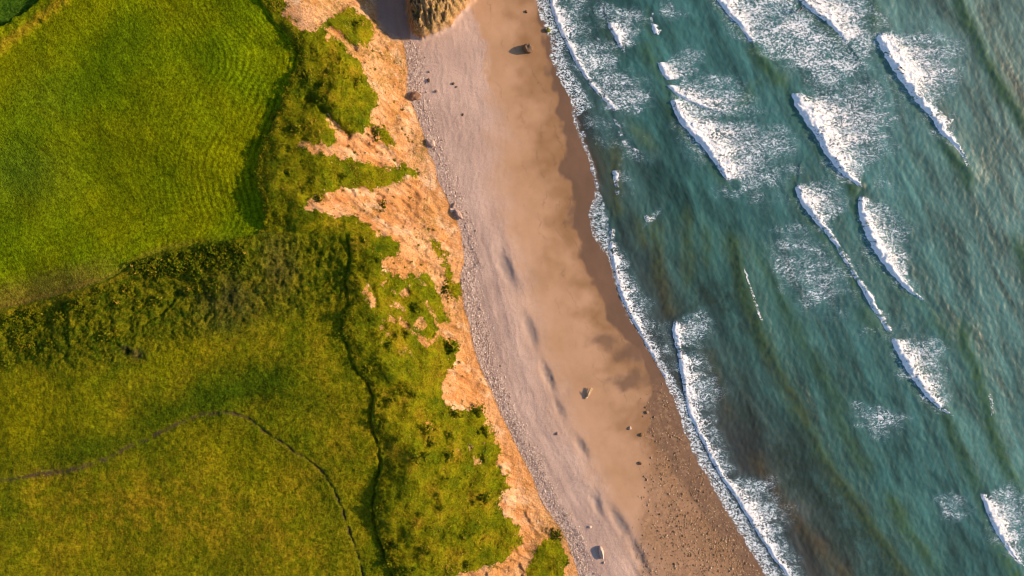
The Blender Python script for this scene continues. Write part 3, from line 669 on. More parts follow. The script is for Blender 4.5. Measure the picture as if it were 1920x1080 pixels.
LACE = [  # spent foam drifting on flat water: polygon, density, blur
    ([(1350, -60), (1500, -60), (1500, 10), (1560, 70), (1640, 30), (1642, 90), (1620, 120), (1580, 150), (1545, 165), (1490, 125), (1430, 95), (1405, 75), (1370, 30)], .62, 34),
    ([(1545, -40), (1640, -40), (1642, 50), (1600, 70), (1560, 40)], .40, 30),
    ([(1036, -40), (1080, -40), (1100, 30), (1085, 60), (1120, 75), (1165, 80), (1175, 100), (1130, 130), (1180, 140), (1225, 190), (1200, 215), (1150, 205), (1110, 165), (1075, 105)], .52, 22),
    ([(1100, 10), (1190, 10), (1215, 30), (1205, 70), (1170, 70), (1130, 40)], .42, 22),
    ([(1230, 5), (1290, 10), (1290, 30), (1245, 40)], .40, 18), ([(1080, 120), (1200, 130), (1230, 200), (1150, 205), (1100, 170)], .30, 40),
    ([(1440, 280), (1505, 270), (1510, 330), (1440, 345)], .34, 30), ([(1560, 150), (1585, 150), (1590, 175), (1565, 175)], .5, 10), ([(1330, 350), (1390, 345), (1395, 375), (1350, 372)], .34, 16),
    ([(1440, 410), (1500, 430), (1590, 500), (1600, 560), (1545, 605), (1500, 560), (1450, 510)], .40, 36), ([(1330, 205), (1440, 215), (1500, 260), (1490, 310), (1400, 320), (1360, 250)], .40, 40),
    ([(1590, 750), (1640, 770), (1700, 770), (1695, 805), (1655, 830), (1615, 805)], .46, 16), ([(1600, 620), (1650, 625), (1650, 650), (1600, 655)], .22, 20),
    ([(1750, 925), (1800, 930), (1830, 950), (1815, 980), (1770, 975)], .38, 20), ([(1860, 920), (1990, 930), (1990, 1060), (1900, 1050)], .34, 26),
    ([(1640, 290), (1680, 300), (1680, 420), (1640, 380)], .26, 26), ([(1560, 470), (1620, 480), (1640, 540), (1600, 530)], .25, 26), ([(1300, 435), (1350, 430), (1345, 450), (1310, 450)], .0, 10),
    ([(1370, 350), (1470, 360), (1460, 420), (1400, 380)], .22, 30), ([(1640, 60), (1700, 80), (1760, 90), (1780, 130), (1740, 190), (1700, 150)], .34, 14), ([(1655, 20), (1665, 20), (1670, 60), (1650, 65)], .40, 14),
    ([(1540, 200), (1660, 200), (1672, 235), (1630, 320), (1590, 330), (1560, 290)], .36, 20), ([(1620, 410), (1690, 410), (1685, 500), (1640, 470)], .22, 22), ([(1690, 650), (1765, 690), (1760, 730), (1720, 720)], .34, 14),
    ([(1225, 660), (1258, 640), (1266, 700), (1250, 720)], .46, 20), ([(1300, 640), (1340, 690), (1355, 735), (1320, 780), (1295, 740)], .40, 18), ([(1400, 925), (1455, 930), (1475, 990), (1440, 1010)], .38, 18),
    ([(1080, 195), (1160, 215), (1235, 285), (1215, 310), (1130, 290), (1095, 250)], .24, 34), ([(1090, 20), (1140, 60), (1130, 110), (1090, 90)], .30, 24),
    ([(1400, 290), (1500, 300), (1510, 380), (1450, 410), (1400, 350)], .20, 44), ([(1500, 420), (1600, 430), (1640, 520), (1620, 600), (1540, 620), (1480, 520)], .20, 50),
    ([(1620, 380), (1700, 400), (1720, 500), (1680, 520), (1640, 440)], .26, 24), ([(1250, 120), (1330, 140), (1420, 200), (1330, 200), (1260, 160)], .30, 20),
    ([(1180, 130), (1225, 140), (1225, 190), (1185, 180)], .26, 26), ([(1140, 300), (1200, 330), (1190, 380), (1150, 350)], .22, 24), ([(1600, 600), (1700, 610), (1720, 660), (1640, 650)], .24, 30),
    ([(1215, 600), (1262, 610), (1262, 650), (1230, 650)], .30, 18), ([(1310, 595), (1330, 605), (1320, 632), (1280, 635)], .36, 10)]

swX = PX(fS(540 - Y * FPX / H), 0)
Us, Vs = 960 + X * FPX / H, 540 - Y * FPX / H
d_sw = X - swX                              # metres seaward of the swash edge
d_sw = d_sw + .5 * n3 + .35 * n1
wn1, wn2 = Us + 6 * n1, Vs + 6 * n2
SZ = np.zeros_like(X); CREST_GLOW = np.zeros_like(X)
far = sm(200, 120, np.abs(X)) * sm(130, 85, np.abs(Y))
seaw = sm(.5, 8, d_sw)
for i, (pts, h, crest_glow) in enumerate(SWELLS):
    if len(pts) == 2: pts = [pts[0], ((pts[0][0] + pts[1][0]) / 2 - 2, (pts[0][1] + pts[1][1]) / 2), pts[1]]
    nv = len(pts); vv = [0] + [1] * (nv - 2) + [0]
    d, tv = line(pts, 110, vv)
    dm_ = d(wn1, wn2) * .139; k = tv(wn1, wn2)
    k = sm(0, .8, k)
    prof = np.where(dm_ < 0, np.exp(-(dm_ / 1.6) ** 2), np.exp(-(dm_ / 4.2) ** 2))
    SZ = np.maximum(SZ, prof * h * .62 * k)
    CREST_GLOW = np.maximum(CREST_GLOW, np.minimum(1, crest_glow * 1.25) * k * np.exp(-((dm_ + .9) / 1.7) ** 2) * (.8 + .4 * n3))
lmod = np.clip(.95 + .75 * fbm(X / 9 + .3 * n1, Y / 3.5, 131, 3), .25, 1.5)
FO = np.zeros_like(X)
for lab, pts in WAVES:
    d, tv = line([(p[0], p[1]) for p in pts], 60, [p[3] for p in pts])
    dm_ = d(Us, Vs) * .139; k = tv(Us, Vs)
    prof = np.where(dm_ < .6, np.exp(-((dm_ - .6) / 1.1) ** 2), np.exp(-((dm_ - .6) / 4.0) ** 2))
    SZ = np.maximum(SZ, prof * .40 * k)
    wv_ = max(p[2] for p in pts)
    if wv_ > 25:
        d2, wd_ = line([(p[0] + p[2] * .55, p[1] + p[2] * .03) for p in pts], 190, [0] + [p[2] for p in pts[1:-1]] + [0])
        wl = np.maximum(wd_(wn1, wn2), 1.0); dd = d2.abs(wn1 + 10 * n1, wn2 + 6 * n2)
        FO = np.maximum(FO, .46 * np.exp(-(dd / (wl * .55 + 10)) ** 2) * sm(4, 30, wl) * lmod)
    CREST_GLOW = np.maximum(CREST_GLOW, .45 * sm(0, .6, k) * np.exp(-((dm_ + .9) / 1.0) ** 2) * sm(6, 20, d_sw))  # breaker fronts get the same painted see-through light, weaker
for p, k, b in LACE:
    FO = np.maximum(FO, k * poly(p).blur(b * 1.3)(wn1 + 14 * n1 + 6 * n3, wn2 + 10 * n2 + 6 * n4) * lmod)
# swash: thin lace sheet between the edge and the first crest
swash_w = np.interp(Vs, [-300, 0, 60, 120, 200, 208, 220, 300, 360, 380, 400, 450, 480, 520, 600, 700, 760, 850, 950, 1080, 1400], [4.5, 4, 3.6, 4.5, 5.5, 3.5, 1.2, 1.2, 1.2, 3.5, 5.5, 4.5, 2.2, 1.2, 2, 2.5, 3.4, 3.6, 4.2, 4.8, 5])
edgew = np.clip(.55 + .7 * fbm(X / 2.5, Y / 2.5, 109, 2), .1, 1)
swd = np.interp(Vs, [-300, 0, 200, 215, 290, 370, 395, 480, 600, 640, 700, 1080], [.6, .6, .6, .45, .5, .5, .5, .5, .5, .58, .62, .66])
inner = sm(0, .5, d_sw) * sm(swash_w * 1.25, swash_w * .7, d_sw)
FO = np.maximum(FO, inner * swd)
FO = np.maximum(FO, .95 * edgew * np.exp(-((d_sw - .30) / .22) ** 2) * np.interp(Vs, [-300, 200, 390, 480, 600, 1080], [.75, .8, .9, .9, .7, .6]))
for fr_, kk in ((.45, .55), (.8, .65)):
    FO = np.maximum(FO, kk * np.clip(.4 + .9 * fbm(X / 3, Y / 3, 111 + int(fr_ * 10), 2), 0, 1) * np.exp(-((d_sw - swash_w * fr_ - .5 * n3) / .3) ** 2) * (swash_w > 1.6))
FO = np.where(np.abs(X) > 170, 0, FO)
ac_, al_ = X * .9 + Y * .44, -X * .44 + Y * .9
chop = .055 * fbm(ac_ / 2.8 + .3 * n1, al_ / 9.0, 101, 3) + .04 * fbm(X / 1.3, Y / 2.0, 103, 2) + .05 * fbm(X / 1.1, Y / 1.6, 105, 2)
SZ = (SZ + chop) * seaw * far + .012
right = (Us - fS(Vs))
lowr = sm(430, 640, Vs)
depth = np.interp(right, [-50, 0, 12, 40, 130, 230, 420, 620, 900, 1500], [0, .03, .12, .19, .24, .30, .46, .66, .95, 1]) * (1 - lowr) + np.interp(right, [-50, 0, 60, 130, 230, 420, 620, 900, 1500], [0, .02, .09, .18, .28, .44, .66, .95, 1]) * lowr
depth += sm(520, 0, Vs) * sm(80, 220, right) * .16 + .05 * n1 * sm(40, 120, right)
depth -= sm(600, 1000, Vs) * sm(420, 60, right) * .12
depth = np.clip(depth, 0, 1)
weed = blobs([(1340, 570, 60, 50, 0, .9), (1390, 610, 50, 30, 0, .6), (1480, 880, 90, 60, 40, .85), (1560, 940, 70, 40, 40, .9), (1600, 1000, 60, 50, 40, .8), (1420, 790, 60, 40, 30, .6), (1650, 1060, 60, 40, 30, .7), (1380, 720, 40, 60, 0, .5), (1780, 1050, 40, 60, 30, .4)])(wn1, wn2)
silt = blobs([(1390, 860, 60, 110, -34, .75), (1450, 1010, 60, 90, -34, .75), (1210, 520, 24, 70, -16, .6), (1235, 600, 22, 40, -16, .5), (1150, 165, 60, 24, 20, .6), (1100, 235, 22, 30, 0, .5), (1340, 790, 30, 60, -30, .5), (1465, 330, 60, 30, 0, .25), (1180, 440, 18, 60, 0, .4)])(wn1, wn2)
thin = sm(0.0, 2.5, d_sw) * .70 + sm(2, 7, d_sw) * .30

sm_ = sea_mat()
F = quads((d_sw[:-1, :-1] > -.15) & (np.ones_like(dsq) > 0))
used = np.unique(F); remap = np.full(nx * ny, -1); remap[used] = np.arange(len(used))
gz = Z.ravel()[used]
sz = SZ.ravel()[used]
sz = np.where(d_sw.ravel()[used] < 3.0, np.maximum(sz, gz + .015), sz)      # the swash lies on the sand
me = mesh_np('sea', np.stack([X.ravel()[used], Y.ravel()[used], sz], -1), remap[F],
             dict(depth=depth.ravel()[used], weed=weed.ravel()[used], crest=np.clip(CREST_GLOW, 0, 1).ravel()[used], foam=FO.ravel()[used], thin=thin.ravel()[used], silt=np.clip(silt, 0, 1).ravel()[used]))
me.materials.append(sm_)
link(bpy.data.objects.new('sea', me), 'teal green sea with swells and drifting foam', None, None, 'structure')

# ---- breaking waves: ridges of white water with a steep shoreward face
fm = foam_mat()
for wi, (lab, pts) in enumerate(WAVES):
    P = np.array(pts, float)
    wx, wy = PX(P[:, 0]), PY(P[:, 1])
    L = np.concatenate([[0], np.cumsum(np.hypot(np.diff(wx), np.diff(wy)))])
    ns = max(12, int(L[-1] / .2)); s = np.linspace(0, L[-1], ns)
    def sp(a):
        y = np.interp(s, L, a); k = 9
        return np.convolve(np.pad(y, k // 2, mode='edge'), np.ones(k) / k, 'valid')
    fx, fy, fw, fh, fd = sp(wx), sp(wy), sp(P[:, 2]) * .139, sp(P[:, 3]) * .72, sp(P[:, 4])
    nt_ = int(max(14, fw.max() / .2))
    t = np.linspace(0, 1, nt_) ** 1.25
    jag = .45 * fbm(s / 1.1, s * 0 + wi * 9.1, 201 + wi, 4) + .30 * fbm(s / 4, s * 0 + wi * 3.3, 301 + wi, 2)
    A = np.clip(fh, 0, 1)
    jag = jag * (.4 + .6 * A)
    backn = np.clip(1.15 + .60 * fbm(s / 3.5, s * 0 + wi * 5.7, 401 + wi, 3, .5), .4, 2)
    T2, S2 = np.meshgrid(t, s)
    across = T2 * (fw * backn)[:, None]
    nzs = fbm(s / 2.2, s * 0 + wi * 7.7, 561 + wi, 3)
    fw = fw * np.clip(1 + .5 * nzs, .5, 1.6); fh = fh * np.clip(1 + .45 * fbm(s / 3.1, s * 0 + wi * 2.1, 571 + wi, 2), .5, 1.5)
    face = (.40 + 1.25 * fh)[:, None]
    XX = fx[:, None] + jag[:, None] + across; YY = fy[:, None] + .06 * across
    ridge = np.where(across < face, sm(0, 1, across / face) ** .8, np.exp(-((across - face) / (1.2 + .30 * fw[:, None])) ** 1.3))
    tex = fbm(XX / .8, YY / .8, 501 + wi, 3); tex2 = fbm(XX / 2.2, YY / 1.6, 521 + wi, 2)
    hgt = fh[:, None] * ridge * (.85 + .35 * tex2) + (.10 + .10 * fh[:, None]) * (tex + .3) * sm(0, .35, across / face) * sm(1.0, .5, T2) + .03
    base = bil(SZ, XX.ravel(), YY.ravel()).reshape(XX.shape)
    gb = bil(Z, XX.ravel(), YY.ravel()).reshape(XX.shape)
    ZZ = np.maximum(base * .6, gb) + np.maximum(hgt, .012)
    ZZ = np.maximum(ZZ, base + .02)
    fr = (.70 + .60 * sm(.12, .42, fh))[:, None]
    dens = np.where(across < face * 1.4, fr, 0)
    dens = np.maximum(dens, (fr - (fr - fd[:, None] * np.minimum(1, fr)) * sm(0, .6, T2 + .15 * tex2)))
    nz = fbm(XX / 2.4, YY / 1.3, 541 + wi, 3)
    dens = dens * sm(1.02, .40, T2 + .30 * nz + .10 * tex) * sm(0, .05, np.minimum(S2, L[-1] - S2) / max(L[-1], 1))
    thinw = sm(3.0, 1.2, fw)[:, None]
    dens = dens * (1 - thinw * (1 - np.clip(.62 + 1.1 * nzs, .0, 1)[:, None]))
    n0, n1_ = XX.shape
    I = np.arange(n0 * n1_).reshape(n0, n1_)
    Fw = np.stack([I[:-1, :-1], I[:-1, 1:], I[1:, 1:], I[1:, :-1]], -1).reshape(-1, 4)[:, ::-1]
    me = mesh_np('breaking_wave', np.stack([XX, YY, ZZ], -1).reshape(-1, 3), Fw, dict(foam=dens))
    me.materials.append(fm)
    link(bpy.data.objects.new('breaking_wave', me), lab, 'wave', 'breaking waves rolling toward the beach')

# ------------------------------------------------------------------ vegetation
def leaf_mat(name, stops, rough=.8):
    m = Mat(name)
    oi = m.n('ShaderNodeObjectInfo')
    col = m.ramp(m.math('ADD', m.attr('tone'), m.math('MULTIPLY_ADD', oi.outputs['Random'], .4, -.30)), stops)
    col = m.mul(col, m.math('MULTIPLY_ADD', m.noise(1.7, 2, .6), .7, .65))
    return m.done(m.bsdf(col, rough, .03))
m_scrub = leaf_mat('scrub_leaves', [(0, (.028, .052, .002)), (.3, (.066, .090, .002)), (.6, (.120, .122, .003)), (.8, (.19, .140, .006)), (1, (.32, .21, .03))])
m_bark = leaf_mat('bark', [(0, (.10, .07, .04)), (1, (.16, .11, .07))])

def leaves(P, R, per, rng, flat=.65, lean=.9, size=(.28, .5)):
    """per leaf quads round each point P with radius R; returns verts, faces"""
    n = len(P) * per
    c = np.repeat(P, per, 0); r = np.repeat(R, per)
    th = rng.random(n) * 2 * np.pi; ph = np.arccos(1 - rng.random(n) * lean)
    rad = r * (.35 + .65 * rng.random(n) ** .5)
    dirv = np.stack([np.sin(ph) * np.cos(th), np.sin(ph) * np.sin(th), np.cos(ph) * flat], -1)
    c = c + dirv * rad[:, None]
    nrm = dirv + rng.normal(0, .45, (n, 3)); nrm /= np.linalg.norm(nrm, axis=1)[:, None]
    a = np.cross(nrm, rng.normal(0, 1, (n, 3))); a /= np.linalg.norm(a, axis=1)[:, None] + 1e-9
    b = np.cross(nrm, a)
    s = (size[0] + (size[1] - size[0]) * rng.random(n)) * np.repeat(R, per) / .6
    a *= (s * .5)[:, None]; b *= (s * .32)[:, None]
    V_ = np.stack([c - a, c + b, c + a, c - b], 1).reshape(-1, 3)
    return V_, np.arange(n * 4).reshape(-1, 4)

def scatter(name, count, dens, kindlabel, R, per, flat, seed, tone, mat, urange=(0, 1000), size=(.28, .5), sink=.1):
    rng = np.random.default_rng(seed)
    n = count * 4
    x = rng.uniform(-142, 45, n); y = rng.uniform(-82, 82, n)
    d = bil(dens, x, y)
    keep = rng.random(n) < d
    x, y = x[keep][:count], y[keep][:count]
    z = bil(Z, x, y)
    r = R[0] + (R[1] - R[0]) * rng.random(len(x)) ** 2
    V_, F_ = leaves(np.stack([x, y, z - sink * r], -1), r, per, rng, flat, size=size)
    tn = np.repeat(np.clip(bil(tone, x, y) + rng.normal(0, .22, len(x)), 0, 1), per * 4)
    tn = np.clip(tn + np.repeat(rng.normal(0, .07, len(x) * per), 4), 0, 1)
    me = mesh_np(name, V_, F_, dict(tone=tn), smooth=False); me.materials.append(mat)
    o = link(bpy.data.objects.new(name, me), kindlabel, None, None, 'stuff')
    return o
infr = (np.abs(X) < 142) & (np.abs(Y) < 82)
tone = np.clip(.46 + .55 * fbm(X / 7, Y / 7, 601, 3) + .28 * n3 + .15 * sm(.2, .6, T), 0, 1)
scrubd = np.clip(vegc, 0, 1) * infr * (.55 + .45 * sm(-.3, .3, fbm(X / 5, Y / 5, 605, 2))) + clay * .10 * infr * sm(.0, .4, fbm(X / 3, Y / 3, 607, 2)) + clay * .5 * infr * sm(.12, .4, veg)
scatter('scrub', 34000, scrubd, 'low tangled scrub covering the cliff bank', (.16, .60), 6, .7, 611, tone, m_scrub)
mt = np.clip(.50 + .30 * fbm(X / 8, Y / 8, 621, 3) + .35 * gold - .35 * green + .15 * yellow - .2 * rough - .2 * purple, 0, 1)
md = meadow * infr * np.clip(.45 + .55 * rough + .3 * green, 0, 1) * (pathm < .3)
scatter('meadow_tussocks', 34000, md, 'rough tussocky grass growing over the meadow', (.16, .52), 5, .6, 631, mt, m_scrub)
fd_ = field * infr * 1.0
ft = np.clip(.38 + .12 * n1, 0, 1)

# countable shrubs
def make_shrub(seed, n=70):
    rng = np.random.default_rng(seed)
    lob = rng.normal(0, .42, (5, 3)) * np.array([1, 1, .25]); lob[0] = 0
    Rl = .55 + .3 * rng.random(5)
    V_, F_ = leaves(lob + np.array([0, 0, .45]), Rl, n // 5, rng, .8, size=(.26, .42))
    me = mesh_np('foliage', V_, F_, dict(tone=np.repeat(np.clip(rng.normal(.44, .22, len(F_)), 0, 1), 4)), smooth=False)
    me.materials.append(m_scrub)
    a = np.linspace(0, 2 * np.pi, 7)[:-1]
    Vt = np.concatenate([np.stack([.12 * np.cos(a), .12 * np.sin(a), a * 0 - .35], -1), np.stack([.06 * np.cos(a) + .05, .06 * np.sin(a), a * 0 + .6], -1)])
    Ft = [[i, (i + 1) % 6, 6 + (i + 1) % 6, 6 + i] for i in range(6)]
    mt_ = mesh_np('trunk', Vt, Ft, dict(tone=np.full(12, .5))); mt_.materials.append(m_bark)
    return me, mt_
SHR = [make_shrub(700 + i, 110) for i in range(5)]
def shrub(u, v, r, label, group, k):
    g = ground(u, v)
    e = bpy.data.objects.new('shrub', None); e.location = g; e.empty_display_size = .3
    e.rotation_euler = (0, 0, random.random() * 6.28); e.scale = (r, r, r * .8)
    link(e, label, 'shrub', group)
    f, t_ = SHR[k % 5]
    link(bpy.data.objects.new('foliage', f), parent=e); link(bpy.data.objects.new('trunk', t_), parent=e)
k = 0
for (u, v, r, lab) in [(1044, 998, 1.9, 'dark rounded shrub at the cliff toe beside the shingle near the bottom edge'),
                       (718, 385, 1.3, 'single dark shrub alone on the bare orange clay slope'),
                       (706, 246, 1.7, 'dark shrub at the upper end of the isolated green clump on bare clay'),
                       (846, 650, 2.2, 'dark bush overhanging the lower clay slope beside a shaded gap'),
                       (838, 546, 1.7, 'leafy bush on the narrow green strip beside the shingle'),
                       (262, 500, 1.9, 'round dark green bush at the end of the hedge below the field'),
                       (896, 770, 2.0, 'dark bush at the outermost tip of the scrub near the lower shingle'),
                       (560, 240, 1.6, 'dark green bush near the head of the upper clay bay'),
                       (600, 372, 1.3, 'small bush at the left end of the middle clay bay'),
                       (668, 52, 1.4, 'bush beside the shaded cove at the top edge')]:
    shrub(u, v, r, lab, None, k); k += 1
for i in range(40):
    u = 275 + i * 4.6 + random.uniform(-4, 4); v = float(fFoot(np.array([u]))[0]) + random.uniform(8, 46)
    shrub(u, v, random.uniform(1.0, 1.8), 'dark green bush in the hedge below the bright green field', 'hedge bushes below the field', k); k += 1
edge = [(p[0], p[1]) for p in FIELD_EDGE if 60 < p[1] < 440]
for i in range(46):
    v = 70 + i * 8.0; u = float(fA(np.array([v]))[0]) + random.uniform(5, 16)
    shrub(u, v, random.uniform(.45, .85), 'bush on the bank along the right edge of the green field', 'bushes along the edge of the field', k); k += 1
for i in range(64):
    v = 450 + i * 10.0; u = float(fB(np.array([v]))[0]) + random.uniform(6, 18)
    shrub(u, v, random.uniform(.4, .8), 'bush on the bank between the rough grassland and the cliff scrub', 'bushes along the bank above the cliff', k); k += 1
rs2 = np.random.default_rng(77); cnt = 0
while cnt < 46:
    u = rs2.uniform(2, 470); v = float(fFoot(np.array([u]))[0]) + rs2.uniform(14, 105)
    shrub(u, v, rs2.uniform(.7, 1.6), 'scrubby bush in the dark rough band across the left middle', 'bushes in the rough band', k); k += 1; cnt += 1
rs = np.random.default_rng(55); cnt = 0
while cnt < 64:
    u, v = rs.uniform(520, 960), rs.uniform(70, 1070)
    g = ground(u, v)
    if bil(vegc, np.array([g.x]), np.array([g.y]))[0] > .8:
        shrub(u, v, rs.uniform(.6, 1.6), 'low shrub in the green scrub on the cliff slope', 'shrubs in the cliff scrub', k); k += 1; cnt += 1
cnt = 0
while cnt < 40:
    u, v = rs.uniform(640, 880), rs.uniform(90, 1060)
    g = ground(u, v); c_ = bil(clay, np.array([g.x]), np.array([g.y]))[0]
    if c_ > .8:
        shrub(u, v, rs.uniform(.25, .5), 'small tuft of green growing on the bare clay face', 'tufts on the bare clay', k); k += 1; cnt += 1

# ------------------------------------------------------------------ stones
def stone_mat(name, stops, rough=.85):
    m = Mat(name)
    oi = m.n('ShaderNodeObjectInfo')
    f = m.math('FRACT', m.math('ADD', oi.outputs['Random'], m.attr('tone')))
    col = m.ramp(f, stops)
    n = m.noise(2.5, 4, .7)
    col = m.mul(col, m.math('MULTIPLY_ADD', n, .8, .6))
    return m.done(m.bsdf(col, rough, .25, m.bump(n, .6, .15)))
m_pale = stone_mat('pale_stone', [(0, (.22, .15, .125)), (.4, (.39, .285, .235)), (.8, (.52, .40, .33)), (1, (.64, .54, .47))])
m_brown = stone_mat('wet_stone', [(0, (.10, .06, .034)), (.4, (.23, .135, .07)), (.8, (.36, .235, .125)), (1, (.48, .37, .26))], .6)
m_dark = stone_mat('dark_rock', [(0, (.11, .07, .045)), (1, (.17, .11, .07))])
m_red = stone_mat('red_rock', [(0, (.20, .11, .07)), (1, (.27, .15, .09))])

import bmesh
def ico(sub):
    bm = bmesh.new(); bmesh.ops.create_icosphere(bm, subdivisions=sub, radius=1.0)
    V_ = np.array([v.co[:] for v in bm.verts]); F_ = np.array([[v.index for v in f.verts] for f in bm.faces]); bm.free()
    return V_, F_
IC1, IC2, IC3 = ico(1), ico(2), ico(3)
def rock_mesh(name, seed, mat, sub=2, dims=(1, 1, .7), amp=.25, facet=.5, tone=None):
    V_, F_ = {1: IC1, 2: IC2, 3: IC3}[sub]
    rng = np.random.default_rng(seed)
    V_ = V_.copy()
    # planar cuts give broken faces
    for _ in range(int(10 * facet) + 2):
        n = rng.normal(0, 1, 3); n /= np.linalg.norm(n); c = rng.uniform(.62, .92)
        d = V_ @ n; V_ = V_ - np.maximum(d - c, 0)[:, None] * n * .95
    V_ *= (1 + amp * fbm(V_[:, 0] * 1.3 + seed, V_[:, 1] * 1.3 + V_[:, 2] * 1.1, 800 + seed % 50, 3))[:, None]
    V_ *= np.array(dims)
    me = mesh_np(name, V_, F_, dict(tone=np.full(len(V_), rng.random() if tone is None else tone)), smooth=(facet < .4)); me.materials.append(mat)
    return me
def put(name, me, u, v, scale, label, cat, group=None, sink=.25, rz=None, parent=None):
    g = ground(u, v)
    o = bpy.data.objects.new(name, me); o.scale = (scale, scale, scale)
    o.location = g + Vector((0, 0, scale * sink)); o.rotation_euler = (0, 0, random.random() * 6.28 if rz is None else rz)
    return link(o, label, cat, group)

put('boulder', rock_mesh('boulder', 1, m_dark, 3, (1.0, .85, 1.25), .2), 990, 92, 1.5, 'lone dark brown boulder on golden sand casting a long shadow', 'boulder', rz=.3)
put('boulder', rock_mesh('boulder', 2, m_red, 3, (1.1, .8, .9), .25), 780, 181, 1.5, 'reddish brown boulder at the cliff foot beside pale cobbles', 'boulder', rz=.2)
put('boulder', rock_mesh('boulder', 3, m_pale, 3, (1.1, .8, .7), .2, tone=.6), 808, 268, 1.2, 'pale grey boulder with dark sides lying where clay meets shingle', 'boulder', rz=2.4)
put('boulder', rock_mesh('boulder', 4, m_pale, 3, (.55, 1.35, .85), .15, .9, tone=.75), 1127, 1036, 1.35, 'pale upright slab of rock on the shingle near the bottom edge', 'boulder', rz=.25)
put('boulder', rock_mesh('boulder', 5, m_pale, 3, (.7, 1.5, .9), .2, .9, tone=.75), 860, 402, 1.15, 'large cream block at the cliff foot with a hollow beside it', 'boulder', rz=.5)
put('boulder', rock_mesh('boulder', 6, m_pale, 2, (.6, 1.2, .6), .2, tone=.8), 851, 385, .7, 'narrow cream rock at the top of the block at the cliff foot', 'boulder', rz=-.6)
put('boulder', rock_mesh('boulder', 7, m_pale, 2, (.6, 1.3, .5), .2, tone=.7), 846, 395, .6, 'thin grey rock leaning left of the cream block', 'boulder', rz=.35)
m_weed = Mat('yellow_weed')
m_weed = m_weed.done(m_weed.bsdf(m_weed.mix(m_weed.noise(3.0, 3), (.05, .07, .004), (.24, .24, .012)), .7, .3))
wb = put('boulder', rock_mesh('boulder', 8, m_weed, 3, (1, .95, .95), .18), 1028, 57, .62, 'small boulder covered in yellow green weed standing in the swash', 'boulder', sink=.5)
small = [(804, 151, .55, 'dark stone casting a shadow across the upper cobbles', m_dark), (850, 157, .42, 'left of two dark stones side by side on the upper shingle', m_dark), (856, 163, .32, 'right of two dark stones side by side on the upper shingle', m_dark),
         (819, 171, .5, 'flat greyish stone alone on the upper shingle', m_pale), (868, 215, .38, 'small brown stone alone on the shingle below the paired stones', m_dark), (805, 135, .36, 'pale stone near the right edge of the upper cobbles', m_pale),
         (1181, 803, .5, 'whitish stone with a shadow on wet sand right of the driftwood', m_pale), (1203, 815, .6, 'tan angular stone beside smaller pebbles on the wet sand', m_brown), (1213, 773, .55, 'brown pointed stone at the edge of the dark wet sand', m_brown),
         (1200, 868, .55, 'dark mottled stone on golden sand below the whitish stone', m_dark), (1106, 988, .5, 'grey stone half sunk in shingle above the upright slab', m_pale), (1045, 813, .5, 'pale stone on the ridge of shingle level with the driftwood', m_pale),
         (1132, 1055, .4, 'small cream stone just below the upright slab', m_pale), (987, 22, .45, 'small brown rock on the sand near the top edge', m_brown)]
for i, (u, v, r, lab, mt_) in enumerate(small):
    put('stone', rock_mesh('stone', 20 + i, mt_, 2, (1, .8, .75), .2), u, v, r, lab, 'stone')

pm = [rock_mesh('cobble', 60 + i, m_pale, 1, (1, .8, .6), .15, .2, tone=0) for i in range(6)]
bmz = [rock_mesh('cobble', 70 + i, m_brown, 1, (1, .8, .65), .15, .2, tone=0) for i in range(6)]
def many(n, dens, meshes, r, label, group, ulo, uhi, vlo, vhi, seed):
    rng = np.random.default_rng(seed); c = 0; tries = 0
    while c < n and tries < n * 60:
        tries += 1
        u, v = rng.uniform(ulo, uhi), rng.uniform(vlo, vhi)
        g = ground(u, v)
        if rng.random() < bil(dens, np.array([g.x]), np.array([g.y]))[0]:
            s = rng.uniform(*r)
            o = bpy.data.objects.new('cobble', meshes[rng.integers(len(meshes))])
            o.location = g + Vector((0, 0, s * .2)); o.scale = (s, s, s); o.rotation_euler = (0, 0, rng.random() * 6.28)
            link(o, label, 'cobble', group); c += 1
pebd = peb * bch * sm(.2, -1, DS) * np.clip(.12 + .9 * sm(780, 1000, V) * sm(-20, 110, U - (1200 + .12 * (V - 800))) + .5 * sm(.1, .4, fbm(X / 4, Y / 4, 97, 2)), 0, 1)
cobd = cobble * bch
many(150, pebd, bmz, (.20, .38), 'brown cobble among many on the wet sand by the lower waterline', 'cobbles on the wet sand', 1190, 1440, 720, 1080, 91)
many(150, cobd, pm, (.22, .36), 'pale cobble among many along the foot of the cliff', 'cobbles along the cliff foot', 750, 1130, 80, 1080, 92)

def pebbles(name, n, dens, r, mat, label, seed, box):
    rng = np.random.default_rng(seed)
    x = rng.uniform(box[0], box[1], n * 12); y = rng.uniform(box[2], box[3], n * 12)
    k = rng.random(n * 12) < bil(dens, x, y); x, y = x[k][:n], y[k][:n]
    s = r[0] + (r[1] - r[0]) * rng.random(len(x)) ** 2.5
    z = bil(Z, x, y) - s * .05
    V0, F0 = IC1
    V0 = V0[:]; nv = len(V0)
    sc = np.stack([s * rng.uniform(.8, 1.3, len(x)), s * rng.uniform(.7, 1.1, len(x)), s * rng.uniform(.5, .8, len(x))], -1)
    an = rng.random(len(x)) * 6.28; ca, sa = np.cos(an)[:, None], np.sin(an)[:, None]
    q = V0[None] * sc[:, None, :]
    V_ = np.stack([q[..., 0] * ca - q[..., 1] * sa + x[:, None], q[..., 0] * sa + q[..., 1] * ca + y[:, None], q[..., 2] + z[:, None]], -1).reshape(-1, 3)
    F_ = (F0[None] + (np.arange(len(x)) * nv)[:, None, None]).reshape(-1, 3)
    me = mesh_np(name, V_, F_, dict(tone=np.repeat(rng.random(len(x)), nv))); me.materials.append(mat)
    link(bpy.data.objects.new(name, me), label, None, None, 'stuff')
IC1 = ico(1)
OCT = IC1
